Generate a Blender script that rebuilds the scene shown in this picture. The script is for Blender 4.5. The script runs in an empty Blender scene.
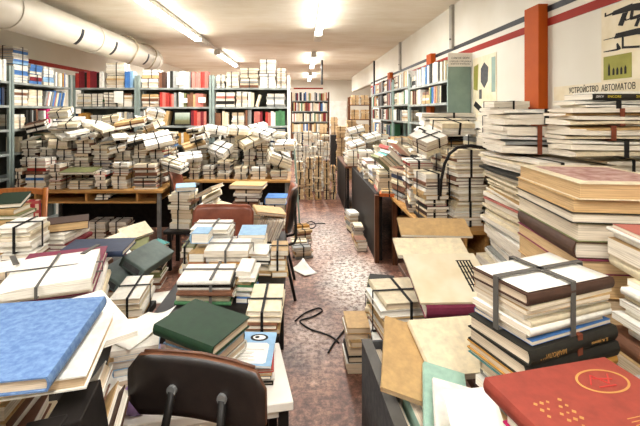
import bpy, math, random
from mathutils import Matrix, Vector, Euler
random.seed(11)
R = math.radians
S = bpy.context.scene
COL = S.collection

# ------------------------------------------------------------------ camera, light, exposure
EYE = 1.65
cam_d = bpy.data.cameras.new('camera')
cam = bpy.data.objects.new('camera', cam_d)
COL.objects.link(cam)
cam.location = (0, 0, EYE)
cam.rotation_euler = (R(90), 0, 0)
cam_d.sensor_width = 36
cam_d.lens = 22.5
cam_d.shift_x = 17 / 640
cam_d.shift_y = -101 / 640
cam_d.clip_start = 0.05
S.camera = cam
w = bpy.data.worlds.new('world')
S.world = w
w.use_nodes = True
w.node_tree.nodes['Background'].inputs[0].default_value = (1.0, 0.97, 0.92, 1)
w.node_tree.nodes['Background'].inputs[1].default_value = 0.2
S.view_settings.view_transform = 'Standard'
S.view_settings.look = 'None'
S.view_settings.gamma = 1
S.view_settings.exposure = 0.56
LAMP_W = 46.0          # watts of each ceiling lamp's downward light
TUBE_E = 24.0          # emission of the tubes


# ------------------------------------------------------------------ helpers
def lin(h):
    h = h.lstrip('#')
    c = [int(h[i:i + 2], 16) / 255 for i in (0, 2, 4)]
    return tuple(x / 12.92 if x <= .04045 else ((x + .055) / 1.055) ** 2.4 for x in c)


def WX(px, Y): return (px - 303) * Y / 400
def WZ(py, Y): return EYE - (py - 112) * Y / 400


def nodes_of(name):
    m = bpy.data.materials.new(name)
    m.use_nodes = True
    nt = m.node_tree
    return m, nt, nt.nodes['Principled BSDF']


def noise(nt, scale, vec=None, detail=3, rough=.6, mapscale=None):
    tc = nt.nodes.new('ShaderNodeTexCoord')
    n = nt.nodes.new('ShaderNodeTexNoise')
    n.inputs['Scale'].default_value = scale
    n.inputs['Detail'].default_value = detail
    n.inputs['Roughness'].default_value = rough
    if mapscale:
        mp = nt.nodes.new('ShaderNodeMapping')
        mp.inputs['Scale'].default_value = mapscale
        nt.links.new(tc.outputs['Object'], mp.inputs[0])
        nt.links.new(mp.outputs[0], n.inputs['Vector'])
    else:
        nt.links.new(tc.outputs['Object'], n.inputs['Vector'])
    return n


def ramp(nt, src, stops):
    r = nt.nodes.new('ShaderNodeValToRGB')
    e = r.color_ramp.elements
    while len(e) < len(stops): e.new(.5)
    for i, (p, c) in enumerate(stops):
        e[i].position = p
        e[i].color = (*c, 1)
    nt.links.new(src, r.inputs[0])
    return r.outputs[0]


def mixc(nt, mode, f, a, b):
    m = nt.nodes.new('ShaderNodeMix')
    m.data_type = 'RGBA'
    m.blend_type = mode
    for idx, v in ((0, f), (6, a), (7, b)):
        if hasattr(v, 'is_output'): nt.links.new(v, m.inputs[idx])
        elif idx == 0: m.inputs[0].default_value = v
        else: m.inputs[idx].default_value = (*v, 1)
    return m.outputs[2]


def bump(nt, b, src, strength, dist=.01):
    n = nt.nodes.new('ShaderNodeBump')
    n.inputs['Strength'].default_value = strength
    n.inputs['Distance'].default_value = dist
    nt.links.new(src, n.inputs['Height'])
    nt.links.new(n.outputs[0], b.inputs['Normal'])


def mat(name, c, rough=.6, metal=0, c2=None, scale=12, mapscale=None, bmp=0, emit=0):
    m, nt, b = nodes_of(name)
    c = lin(c) if isinstance(c, str) else c
    b.inputs['Specular IOR Level'].default_value = .5 if rough < .45 else .22
    b.inputs['Roughness'].default_value = rough
    b.inputs['Metallic'].default_value = metal
    if c2 is None:
        c2 = tuple(x * .82 for x in c)
    else:
        c2 = lin(c2)
    n = noise(nt, scale, mapscale=mapscale)
    nt.links.new(ramp(nt, n.outputs[0], [(.35, c2), (.65, c)]), b.inputs['Base Color'])
    if bmp: bump(nt, b, n.outputs[0], bmp)
    if emit:
        b.inputs['Emission Color'].default_value = (1, .985, .95, 1)
        b.inputs['Emission Strength'].default_value = emit
    return m


def cover_material():
    m, nt, b = nodes_of('book_cover')
    oi = nt.nodes.new('ShaderNodeObjectInfo')
    n = noise(nt, 30, detail=4)
    v = ramp(nt, n.outputs[0], [(.3, (.78, .78, .78)), (.7, (1.06, 1.05, 1.03))])
    nt.links.new(mixc(nt, 'MULTIPLY', 1.0, oi.outputs['Color'], v), b.inputs['Base Color'])
    b.inputs['Roughness'].default_value = .62
    b.inputs['Specular IOR Level'].default_value = .28
    return m


def page_material():
    m, nt, b = nodes_of('book_pages')
    oi = nt.nodes.new('ShaderNodeObjectInfo')
    base = mixc(nt, 'MIX', oi.outputs['Alpha'], lin('f3eee1'), lin('c9a36a'))
    n = noise(nt, 1.0, detail=2, mapscale=(6, 6, 420))
    v = ramp(nt, n.outputs[0], [(.32, (.56, .53, .48)), (.56, (1, 1, 1))])
    nt.links.new(mixc(nt, 'MULTIPLY', .8, base, v), b.inputs['Base Color'])
    b.inputs['Roughness'].default_value = .85
    return m


M = {}
M['cover'] = cover_material()
M['page'] = page_material()
M['strap'] = mat('black_strap', '1d1b1a', .7)
M['strap_brown'] = mat('brown_strap', '7a3f2a', .7)
M['strap_grey'] = mat('grey_tape', '5d5a55', .6)
M['metal'] = mat('grey_green_metal', '93a09a', .45, .1, '7e8b86', 4)
M['panel'] = mat('green_panel', '8fa79c', .5, .0, '82998f', 5)
M['shelf'] = mat('shelf_metal', 'a3a8a4', .5, .1, '70756f', 6)
M['white_paint'] = mat('white_paint', 'efece4', .5, 0, 'dfdad0', 5)
M['dark'] = mat('dark_metal', '23211f', .45, .3)
M['steel'] = mat('grey_steel', '8b8d8c', .4, .4, '707271', 9)
M['black_board'] = mat('black_board', '24201e', .55, 0, '171412', 20)
M['grey_board'] = mat('grey_board', '595a5b', .7, 0, '474849', 30)
M['wood'] = mat('light_wood', 'c99b5d', .5, 0, 'a87840', 3, (1.2, 14, 14))
M['wood_dark'] = mat('brown_wood', '6b432b', .45, 0, '4c2d1c', 3, (14, 14, 1.5))
M['wood_orange'] = mat('orange_wood', 'b8702c', .4, 0, '96531d', 3, (10, 10, 2))
M['leather'] = mat('brown_leather', '93523c', .32, 0, '7d412e', 9, None, .15)
M['leather_edge'] = mat('leather_edge', '6d452e', .4, 0, '4a2c1d', 14)
M['black_plastic'] = mat('black_plastic', '241d1a', .42, 0, '1a1513', 25)
M['paper'] = mat('paper', 'f4f1e9', .85, 0, 'e9e4d8', 6)
M['cream'] = mat('cream_card', 'e4dac2', .75, 0, 'd8caa8', 6)
M['ink'] = mat('ink', '1f1d1b', .7)
M['yellow_ink'] = mat('yellow_print', 'd9c640', .7)
M['gold_ink'] = mat('gold_print', 'b98a4c', .5)
M['white_ink'] = mat('white_print', 'f2f0ea', .7)
M['red_ink'] = mat('red_print', 'b23a34', .7)
M['orange'] = mat('orange_paint', 'b6520f', .7, 0, 'a9490d', 3)
M['red'] = mat('red_paint', '9c2c1c', .7, 0, '8f2719', 3)
M['black_paint'] = mat('black_paint', '222327', .5)
M['duct'] = mat('duct_white', 'dad4c6', .45, .05, 'cbc4b4', 2)
M['rope'] = mat('rope', 'b8aa90', .8)
M['lamp_body'] = mat('lamp_body', 'd6d2c8', .5)
M['tube'] = mat('tube_glow', 'ffffff', .5, emit=TUBE_E)
M['cardboard'] = mat('cardboard', 'a9814f', .8, 0, '8f6a3c', 5)
M['grey_green'] = mat('grey_green_board', '66736e', .6, 0, '55615d', 12)
M['shelf_shade'] = mat('shelf_shade', '55574f', .6, 0, '43453f', 5)  # dark grey that stands in for the shade behind the books
M['conduit'] = mat('conduit_grey', 'aaa598', .6, 0, '98938a', 8)
M['glass'] = mat('olive_card', '9a9848', .7, 0, '8a883e', 8)


def plaid():
    m, nt, b = nodes_of('red_plaid')
    tc = nt.nodes.new('ShaderNodeTexCoord')
    sep = nt.nodes.new('ShaderNodeSeparateXYZ')
    nt.links.new(tc.outputs['Object'], sep.inputs[0])
    cols = []
    for ax in (0, 2):
        a = nt.nodes.new('ShaderNodeMath'); a.operation = 'MULTIPLY'; a.inputs[1].default_value = 80
        nt.links.new(sep.outputs[ax], a.inputs[0])
        s = nt.nodes.new('ShaderNodeMath'); s.operation = 'SINE'
        nt.links.new(a.outputs[0], s.inputs[0])
        cols.append(ramp(nt, s.outputs[0], [(.35, (0, 0, 0)), (.6, (1, 1, 1))]))
    o = mixc(nt, 'MIX', cols[0], lin('a02a32'), lin('d6b9a0'))
    o = mixc(nt, 'MIX', cols[1], o, lin('b04a48'))
    nt.links.new(o, b.inputs['Base Color'])
    b.inputs['Roughness'].default_value = .9
    return m


def floor_mat():
    m, nt, b = nodes_of('worn_floor')
    n1 = noise(nt, 3.2, detail=8, rough=.72)
    n2 = noise(nt, 24, detail=7, rough=.8)
    base = ramp(nt, n1.outputs[0], [(.30, lin('452a20')), (.46, lin('704a3b')), (.60, lin('936b57')), (.78, lin('b89a85'))])
    sp = ramp(nt, n2.outputs[0], [(.41, (.42, .38, .36)), (.51, (1, 1, 1)), (.61, (1.7, 1.7, 1.7))])
    o = mixc(nt, 'MULTIPLY', 1, base, sp)
    # pale worn patches trodden into the aisle
    tc = nt.nodes.new('ShaderNodeTexCoord')
    fac = None
    for (cx, cy, rx, ry, st) in ((.50, 3.95, .42, .95, 1.0), (.30, 5.2, .6, 1.5, .45), (.05, 3.0, .35, .6, .3)):
        mp = nt.nodes.new('ShaderNodeMapping')
        mp.inputs['Location'].default_value = (-cx / rx, -cy / ry, 0)
        mp.inputs['Scale'].default_value = (1 / rx, 1 / ry, 0)
        g = nt.nodes.new('ShaderNodeTexGradient'); g.gradient_type = 'SPHERICAL'
        nt.links.new(tc.outputs['Object'], mp.inputs[0]); nt.links.new(mp.outputs[0], g.inputs[0])
        k = nt.nodes.new('ShaderNodeMath'); k.operation = 'MULTIPLY'; k.inputs[1].default_value = st * 1.6
        nt.links.new(g.outputs[1], k.inputs[0])
        if fac is None: fac = k.outputs[0]
        else:
            a = nt.nodes.new('ShaderNodeMath'); a.operation = 'MAXIMUM'
            nt.links.new(fac, a.inputs[0]); nt.links.new(k.outputs[0], a.inputs[1]); fac = a.outputs[0]
    br = ramp(nt, n2.outputs[0], [(.42, (0, 0, 0)), (.56, (1, 1, 1))])
    mu = nt.nodes.new('ShaderNodeMath'); mu.operation = 'MULTIPLY'; mu.use_clamp = True
    nt.links.new(fac, mu.inputs[0]); nt.links.new(br, mu.inputs[1])
    o = mixc(nt, 'MIX', mu.outputs[0], o, lin('d8d2c8'))
    nt.links.new(o, b.inputs['Base Color'])
    b.inputs['Roughness'].default_value = .55
    bump(nt, b, n2.outputs[0], .15)
    return m


def ceiling_mat():
    m, nt, b = nodes_of('ceiling_paint')
    n = noise(nt, 1.1, detail=6, rough=.65, mapscale=(1, 2.2, 1))
    nt.links.new(ramp(nt, n.outputs[0], [(.3, lin('d6cab3')), (.7, lin('ebe5d8'))]), b.inputs['Base Color'])
    b.inputs['Roughness'].default_value = .8
    bump(nt, b, n.outputs[0], .3, .03)
    return m


M['plaid'] = plaid()
M['floor'] = floor_mat()
M['ceiling'] = ceiling_mat()
M['wall'] = mat('wall_paint', 'e2dfd4', .8, 0, 'd9d4c6', 1.2)


class MB:
    """collects boxes, prisms and tubes into one mesh"""
    def __init__(s): s.v, s.f, s.m = [], [], []

    def box(s, a, b, mi=0):
        i = len(s.v)
        (x0, y0, z0), (x1, y1, z1) = a, b
        s.v += [(x0, y0, z0), (x1, y0, z0), (x1, y1, z0), (x0, y1, z0), (x0, y0, z1), (x1, y0, z1), (x1, y1, z1), (x0, y1, z1)]
        for q in ((0, 3, 2, 1), (4, 5, 6, 7), (0, 1, 5, 4), (1, 2, 6, 5), (2, 3, 7, 6), (3, 0, 4, 7)):
            s.f.append(tuple(i + k for k in q)); s.m.append(mi)
        return s

    def xbox(s, a, b, mtx, mi=0):
        i = len(s.v); s.box(a, b, mi)
        for k in range(i, len(s.v)): s.v[k] = tuple(mtx @ Vector(s.v[k]))
        return s

    def prism(s, pts, y0, y1, mi=0, axis='y'):
        """closed outline of (u, w) swept along an axis"""
        i, n = len(s.v), len(pts)
        for y in (y0, y1):
            for (u, w_) in pts:
                s.v.append({'y': (u, y, w_), 'x': (y, u, w_), 'z': (u, w_, y)}[axis])
        s.f.append(tuple(i + k for k in range(n))); s.m.append(mi)
        s.f.append(tuple(i + n + n - 1 - k for k in range(n))); s.m.append(mi)
        for k in range(n):
            s.f.append((i + (k + 1) % n, i + k, i + n + k, i + n + (k + 1) % n)); s.m.append(mi)
        return s

    def tube(s, pts, r, n=8, mi=0, cap=True):
        pts = [Vector(p) for p in pts]
        i = len(s.v)
        for k, p in enumerate(pts):
            d = (pts[min(k + 1, len(pts) - 1)] - pts[max(k - 1, 0)]).normalized()
            u = d.orthogonal().normalized() if abs(d.z) < .9 else Vector((1, 0, 0))
            u = (u - d * u.dot(d)).normalized() if k == 0 else (pu - d * pu.dot(d)).normalized()
            pu = u
            t = d.cross(u)
            rr = r[k] if isinstance(r, (list, tuple)) else r
            for a in range(n):
                an = 2 * math.pi * a / n
                s.v.append(tuple(p + (u * math.cos(an) + t * math.sin(an)) * rr))
        for k in range(len(pts) - 1):
            for a in range(n):
                b = (a + 1) % n
                s.f.append((i + k * n + a, i + k * n + b, i + (k + 1) * n + b, i + (k + 1) * n + a)); s.m.append(mi)
        if cap:
            s.f.append(tuple(i + n - 1 - a for a in range(n))); s.m.append(mi)
            e = i + (len(pts) - 1) * n
            s.f.append(tuple(e + a for a in range(n))); s.m.append(mi)
        return s

    def build(s, name, mats, parent=None, loc=None, rot=None, smooth=False, bevel=0):
        me = bpy.data.meshes.new(name)
        me.from_pydata(s.v, [], s.f)
        for mm in (mats if isinstance(mats, (list, tuple)) else [mats]):
            me.materials.append(mm if not isinstance(mm, str) else M[mm])
        if any(s.m): me.polygons.foreach_set('material_index', s.m)
        if smooth: me.polygons.foreach_set('use_smooth', [True] * len(me.polygons))
        me.update()
        o = bpy.data.objects.new(name, me)
        COL.objects.link(o)
        if parent: o.parent = parent
        if loc is not None: o.location = loc
        if rot is not None: o.rotation_euler = rot
        if bevel:
            bv = o.modifiers.new('bevel', 'BEVEL'); bv.width = bevel; bv.segments = 2; bv.limit_method = 'ANGLE'
        return o


LABELS = {}


def tag(o, label, cat, group=None):
    n = len(label.replace('-', ' ').split())
    if not 4 <= n <= 16: print('LABEL LENGTH', n, label)
    if label in LABELS: print('LABEL TWICE', label)
    LABELS[label] = o
    o['label'] = label
    o['category'] = cat
    if group: o['group'] = group
    return o


def empty(name, loc, rz=0, rx=0, ry=0):
    o = bpy.data.objects.new(name, None)
    COL.objects.link(o)
    o.empty_display_size = .1
    o.location = loc
    o.rotation_euler = (rx, ry, rz)
    return o


def struct(o):
    o['kind'] = 'structure'
    return o


PAL = {'white': 'f0ede4', 'cream': 'e3d6b8', 'tan': 'c4a270', 'brown': '78503a', 'dark brown': '4a3226', 'dark red': '7c232b',
       'red': 'b1372f', 'rose': 'c27468', 'black': '26241f', 'grey': '8f908c', 'navy': '2c3750', 'blue': '4676b4',
       'pale blue': '8db4d6', 'green': '4c7d55', 'dark green': '18331f', 'olive': '75784e', 'teal': '4a8a88', 'ochre': 'bd8b42',
       'maroon': '7c3048', 'mauve': '9c86a8', 'pink': 'd0246e', 'mint': 'a5c9b8', 'purple': '6a4a78', 'orange': 'c8662e'}
ORD = ['first', 'second', 'third', 'fourth', 'fifth', 'sixth', 'seventh', 'eighth', 'ninth', 'tenth', 'eleventh', 'twelfth', 'thirteenth',
       'fourteenth', 'fifteenth', 'sixteenth', 'seventeenth', 'eighteenth', 'nineteenth', 'twentieth', 'twenty-first', 'twenty-second',
       'twenty-third', 'twenty-fourth', 'twenty-fifth', 'twenty-sixth', 'twenty-seventh', 'twenty-eighth', 'twenty-ninth', 'thirtieth',
       'thirty-first', 'thirty-second', 'thirty-third', 'thirty-fourth', 'thirty-fifth', 'thirty-sixth']


def jitter(c, a=.10):
    k = 1 + random.uniform(-a, a)
    return tuple(min(1, x * k) for x in c)


def colour(o, name, tone=None):
    c = jitter(lin(PAL[name]))
    o.color = (*c, random.choice((.0, .0, .1, .2, .3, .55)) if tone is None else tone)


def book_parts(w_, d, t, hard=True, rnd=False):
    """lying book: spine at -x, long edge along y, base at z 0; returns cover MB and page MB"""
    c = min(.0035, t * .16) if hard else min(.0012, t * .1)
    o = min(.006, w_ * .03) if hard else .0006
    cv = MB()
    if rnd:
        k = 5
        out = [(-w_ / 2 - math.sin(math.pi * a / k) * t * .16, t * a / k) for a in range(k + 1)]
        inn = [(-w_ / 2 + c - math.sin(math.pi * a / k) * t * .12, c + (t - 2 * c) * a / k) for a in range(k + 1)]
        ring = out + [(w_ / 2, t), (w_ / 2, t - c)] + inn[::-1] + [(w_ / 2, c), (w_ / 2, 0)]
        # C-shaped profile as quads so that it stays well formed
        cv.box((-w_ / 2, -d / 2, 0), (w_ / 2, d / 2, c)).box((-w_ / 2, -d / 2, t - c), (w_ / 2, d / 2, t))
        cv.prism(out + inn[::-1], -d / 2, d / 2)
    else:
        cv.box((-w_ / 2, -d / 2, 0), (w_ / 2, d / 2, c)).box((-w_ / 2, -d / 2, t - c), (w_ / 2, d / 2, t))
        cv.box((-w_ / 2, -d / 2, c), (-w_ / 2 + c, d / 2, t - c))
    pg = MB().box((-w_ / 2 + c, -d / 2 + o, c), (w_ / 2 - o, d / 2 - o, t - c), 0)
    return cv, pg


def join(a, b, mi):
    i = len(a.v)
    a.v += b.v
    a.f += [tuple(i + k for k in f) for f in b.f]
    a.m += [mi] * len(b.f)
    return a


def shear(mb, t, sx, sy):
    mb.v = [(x + sx * z / t, y + sy * z / t, z) for x, y, z in mb.v]


def book_obj(name, w_, d, t, cname, parent=None, loc=(0, 0, 0), rot=(0, 0, 0), hard=None, split=False, tone=None):
    hard = random.random() < .55 if hard is None else hard
    cv, pg = book_parts(w_, d, t, hard, split)
    if not split:
        s_ = .004
        sx, sy = random.uniform(-s_, s_), random.uniform(-s_, s_)
        join(cv, pg, 1)
        shear(cv, t, sx, sy)
        o = cv.build(name, ['cover', 'page'], parent, loc, rot)
        colour(o, cname, tone)
    else:
        o = cv.build(name, 'cover', parent, loc, rot)
        colour(o, cname, tone)
        p = pg.build('page_block', 'page', o)
        p.color = o.color
    return o


def paper_obj(name, w_, d, t, cname, parent, loc, rot, wave=.004, tone=0.1):
    """folded newspaper or soft folder: a slab of sheets that sags, its fold rounded"""
    n, m_ = 8, 4
    ph, ph2 = random.uniform(0, 6), random.uniform(0, 6)
    mb = MB()
    lift = random.choice((0, 0, .004, .008))
    def pt(i, j, top):
        x = (i / m_ - .5) * w_
        y = (j / n - .5) * d
        z = (t if top else 0) + wave * math.sin(ph + 5 * y / d) * math.sin(ph2 + 3 * x / w_)
        if top: z += lift * (i / m_) ** 2
        e = min(i, m_ - i)
        if i == 0: x += .2 * t; z += (-.25 * t if top else .25 * t)
        return (x + random.uniform(-.001, .001), y + random.uniform(-.002, .002), max(z, 0.0005 if not top else z))
    idx = {}
    for top in (0, 1):
        for i in range(m_ + 1):
            for j in range(n + 1):
                idx[top, i, j] = len(mb.v); mb.v.append(pt(i, j, top))
    for i in range(m_):
        for j in range(n):
            mb.f.append((idx[1, i, j], idx[1, i + 1, j], idx[1, i + 1, j + 1], idx[1, i, j + 1])); mb.m.append(0)
            mb.f.append((idx[0, i, j + 1], idx[0, i + 1, j + 1], idx[0, i + 1, j], idx[0, i, j])); mb.m.append(0)
    for i in range(m_):
        mb.f.append((idx[0, i, 0], idx[0, i + 1, 0], idx[1, i + 1, 0], idx[1, i, 0])); mb.m.append(1)
        mb.f.append((idx[0, i + 1, n], idx[0, i, n], idx[1, i, n], idx[1, i + 1, n])); mb.m.append(1)
    for j in range(n):
        mb.f.append((idx[0, 0, j + 1], idx[0, 0, j], idx[1, 0, j], idx[1, 0, j + 1])); mb.m.append(0)
        mb.f.append((idx[0, m_, j], idx[0, m_, j + 1], idx[1, m_, j + 1], idx[1, m_, j])); mb.m.append(1)
    o = mb.build(name, ['cover', 'page'], parent, loc, rot)
    colour(o, cname, tone)
    return o


PILE = ['cream'] * 4 + ['white'] * 4 + ['tan'] * 3 + ['brown'] * 4 + ['grey', 'grey', 'dark red', 'black', 'black', 'black', 'rose', 'dark brown', 'dark brown', 'olive', 'navy', 'blue', 'red']
TOPS = ['cream'] * 6 + ['white'] * 8 + ['tan'] * 2 + ['brown', 'grey', 'olive', 'black']
PALE = ['white'] * 6 + ['cream'] * 4 + ['grey', 'tan', 'tan', 'black', 'brown']
PARCEL = ['tan'] * 4 + ['brown', 'cream', 'ochre']
NEWS = ['white'] * 6 + ['cream'] * 5 + ['grey'] * 2 + ['rose', 'tan']


def strap(parent, w_, d, h, wd, m='strap', cross=True, off=(0, 0)):
    e, t = .002, .0025
    mb = MB()
    def ring(ax, c, half):
        L = (w_ if ax == 'x' else d) / 2 + e
        for a, b in (((-L - t, 0 - t), (L + t, 0)), ((-L - t, h + e), (L + t, h + e + t)), ((-L - t, 0), (-L, h + e)), ((L, 0), (L + t, h + e))):
            if ax == 'x': mb.box((a[0], c - half, a[1]), (b[0], c + half, b[1]))
            else: mb.box((c - half, a[0], a[1]), (c + half, b[0], b[1]))
    ring('y', off[0], wd / 2)
    if cross: ring('x', off[1], wd / 2)
    return mb.build('strap', m, parent)


def bundle(label, X, Y, Z, w_, d, h, rz=0, pal=PILE, kind='book', top=None, rx=0, ry=0, straps='strap', wd=None, cross=True, split=False, group=None,
           tr=(.018, .042), cols=None, jit=.015, name=None, cat='bundle', tone=None, hard=None, ts=None, settle=False, front=False):
    root = empty(name or ('newspaper_bundle' if kind == 'news' else 'book_bundle'), (X, Y, Z), rz, rx, ry)
    z = .0
    k = 0
    if ts is None:
        n = len(cols) if cols else max(2, round(h / random.uniform(*tr)))
        ts = [random.uniform(.7, 1.3) for _ in range(n)]
        sm = sum(ts)
        ts = [x * h / sm for x in ts]
    else:
        h = sum(ts)
    for i, t in enumerate(ts):
        cn = cols[i % len(cols)] if cols else random.choice(pal)
        if top and i == len(ts) - 1: cn = top
        long_x = w_ > d
        a, b = (d, w_) if long_x else (w_, d)
        if not front: a *= random.uniform(.84, 1); b *= random.uniform(.88, 1)
        spin = (math.pi / 2 if long_x else 0) + (math.pi if random.random() < .5 and not front else 0)
        loc = (random.uniform(-jit, jit), random.uniform(-jit, jit), z)
        rot = (0, 0, spin + random.uniform(-.03, .03))
        if kind == 'news': paper_obj('newspaper', a, b, t * .97, cn, root, loc, rot, tone=tone if tone is not None else .15)
        else: book_obj('book', a, b, t * .955, cn, root, loc, rot, split=split, tone=tone, hard=hard)
        z += t
    if straps:
        strap(root, w_, d, h, wd or .014, straps, cross, (random.uniform(-.1, .1) * w_, random.uniform(-.1, .1) * d))
    if label: tag(root, label, cat, group)
    if settle: DROP.append(root)
    return root


LEVEL = ['bottom', 'second up', 'third up', 'fourth up', 'fifth up', 'sixth up', 'seventh up', 'eighth up']


def column(place, X, Y, z0, z1, w_, d, rz=None, pal=PILE, kind='book', hr=(.10, .20), group=None, desc='strapped book bundle', spread=.09, **kw):
    """bundles set one on the other from z0 up to z1; returns the top"""
    h = z1 - z0
    if h < .03: return z0
    n = max(1, round(h / random.uniform(*hr)))
    hs = [random.uniform(.8, 1.2) for _ in range(n)]
    sm = sum(hs)
    z = z0
    tops = []
    rz0 = random.uniform(-.14, .14) if rz is None else rz
    for i in range(n):
        hh = hs[i] * h / sm
        tp = random.choice(PALE if kind == 'news' or pal is PALE else (TOPS if pal is PILE else pal))
        lv = 'only bundle' if n == 1 else ('topmost' if i == n - 1 else LEVEL[i])
        lab = f'{tp} {desc}, {lv} in {place}'
        f = random.uniform(.9, 1.0)
        bundle(lab, X + random.uniform(-.01, .01), Y + random.uniform(-.01, .01), z, w_ * f, d * f, hh - .007, rz0 + random.uniform(-spread, spread), pal, kind, tp,
               group=group, **kw)
        z += hh
    return z


def loose(name, label, X, Y, Z, w_, d, t, cname, rz=0, rx=0, ry=0, split=True, hard=True, tone=None, cat='book', group=None, settle=True):
    o = book_obj(name, w_, d, t, cname, None, (X, Y, Z), (rx, ry, rz), hard=hard, split=split, tone=tone)
    tag(o, label, cat, group)
    if settle: DROP.append(o)
    return o


DROP = []      # things laid on a heap: settled onto what is under them at the end


def text(body, size, mats, parent, loc, rot, name='lettering', sx=1, align='CENTER', bold=0, width=None):
    cu = bpy.data.curves.new('txt', 'FONT')
    cu.body = body
    cu.size = size
    cu.align_x = align
    cu.align_y = 'CENTER'
    cu.extrude = .0004
    cu.offset = bold
    t = bpy.data.objects.new('txt', cu)
    COL.objects.link(t)
    dg = bpy.context.evaluated_depsgraph_get()
    me = bpy.data.meshes.new_from_object(t.evaluated_get(dg))
    bpy.data.objects.remove(t)
    me.materials.clear()
    me.materials.append(M[mats])
    o = bpy.data.objects.new(name, me)
    COL.objects.link(o)
    o.parent = parent
    o.location = loc
    o.rotation_euler = rot
    o.scale = (sx if not width else width / max(1e-4, o.dimensions.x), 1, 1)
    return o


# ------------------------------------------------------------------ the room
XL, XR, YB, YF, H = -3.82, 1.90, -2.4, 17.0, 3.0
struct(MB().box((XL - .1, YB - .1, -.1), (XR + 1.6, YF + .1, 0)).build('floor', 'floor'))
struct(MB().box((XL - .1, YB - .1, H), (XR + 1.6, YF + .1, H + .1)).build('ceiling', 'ceiling'))
struct(MB().box((XL - .1, YB - .1, 0), (XL, YF + .1, H)).build('wall_left', 'wall'))
struct(MB().box((XR, YB - .1, 0), (XR + .15, 11.2, H)).box((XR, 11.2, 2.44), (XR + .15, 15.6, H)).build('wall_right', 'wall'))
struct(MB().box((XR + 1.5, 11, 0), (XR + 1.6, YF, H)).box((XR + .15, 11.05, 0), (XR + 1.5, 11.2, H)).build('wall_alcove', 'wall'))
struct(MB().box((XL, YF, 0), (XR + 1.6, YF + .1, H)).build('wall_far', 'wall'))
struct(MB().box((XL, YB - .1, 0), (XR, YB, H)).build('wall_rear', 'wall'))
# painted bands that run along the walls
def band(name, x, z0, z1, y0, y1, m):
    dx = -.006 if x > 0 else .006
    return struct(MB().box((min(x, x + dx), y0, z0), (max(x, x + dx), y1, z1)).build(name, m))
band('trim_black_band', XR, 2.425, 2.47, YB, 11.2, 'black_paint')
band('trim_red_band', XR, 2.315, 2.375, YB, 11.2, 'red')
band('trim_red_left_band', XL, 2.33, 2.39, YB, 9.0, 'red')
struct(MB().box((-.4, YF - .006, 2.62), (.85, YF, 2.68)).build('trim_far_red_band', 'red'))

# orange boxed pipe casings and grey conduits on the right wall
for i, (y, lab) in enumerate(((3.10, 'tall orange pillar on the white wall above the newspaper piles'),
                              (5.72, 'orange pillar top showing between the shelf and the grey conduit'),
                              (8.45, 'small distant orange pillar above the far wall shelves'))):
    o = MB().box((XR - .075, y, .0), (XR, y + .2, 2.49)).build('pillar', 'orange', bevel=.004)
    tag(o, lab, 'pillar', 'orange pillars on the long wall')
for i, (y, lab) in enumerate(((5.02, 'light grey conduit from ceiling to black band above the green cabinet end'),
                              (7.72, 'grey conduit on the upper wall, second from the camera'),
                              (10.55, 'dark grey conduit on the upper wall, farthest one'))):
    b_ = 2.45 if i < 2 else 2.2
    o = MB().box((XR - .035, y, b_), (XR, y + .085, H)).build('conduit', 'conduit' if i < 2 else 'dark')
    tag(o, lab, 'conduit', 'conduits on the long wall')
    MB().tube([(XR - .034, y + .04, b_ + .12), (XR - .046, y + .04, b_ + .12)], .012).build('bolt', 'dark', o)
o = MB().tube([(WX(322, 10.4), 10.4, 2.36), (WX(322, 10.4), 10.4, H)], .028, 10).build('hanging_rod', 'dark')
tag(o, 'thin black rod hanging from the ceiling above the aisle', 'rod')

# the duct
dr = empty('ventilation_duct', (-3.02, YB, 2.70))
n = 28
DR = .205
def circ(r, a0=0, a1=2 * math.pi, n=28): return [(r * math.cos(a0 + (a1 - a0) * k / n), r * math.sin(a0 + (a1 - a0) * k / n)) for k in range(n + (0 if abs(a1 - a0 - 2 * math.pi) < 1e-6 else 1))]
pts = [(0, 0, 0), (0, 5.5 - YB - 2.4, 0), (0, 8.0 - YB, 0), (0, 8.12 - YB, -.02), (0, 8.2 - YB, -.06)]
MB().tube(pts, [DR, DR, DR, DR * .92, DR * .55], 32).build('duct_body', 'duct', dr, smooth=True)
for y in (2.6, 4.05, 5.68, 7.95):
    MB().tube([(0, y - YB - .02, 0), (0, y - YB + .02, 0)], DR + .012, 32).build('seam_ring', 'duct', dr)
for y in (5.12, 6.05, 7.3):
    a = R(-28)
    # slot is a short dark arc on the skin of the duct
    for_mb = MB()
    outer = circ(DR + .004, R(-62), R(2), 8); inner = circ(DR - .004, R(-62), R(2), 8)
    for_mb.prism(outer + inner[::-1], y - YB - .03, y - YB + .03)
    for_mb.build('duct_slot', 'black_paint', dr)
for y, sg in ((6.75, 1), (7.6, 1)):
    pr = [(math.cos(t) * (DR + .03), y - YB + .05 * math.sin(3 * t), math.sin(t) * (DR + .03)) for t in [R(-95 + 12 * k) for k in range(23)]]
    MB().tube(pr, .014, 6).build('rope_loop', 'rope', dr, smooth=True)
tag(dr, 'long white round ventilation duct under the ceiling along the shelved wall', 'duct')

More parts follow.
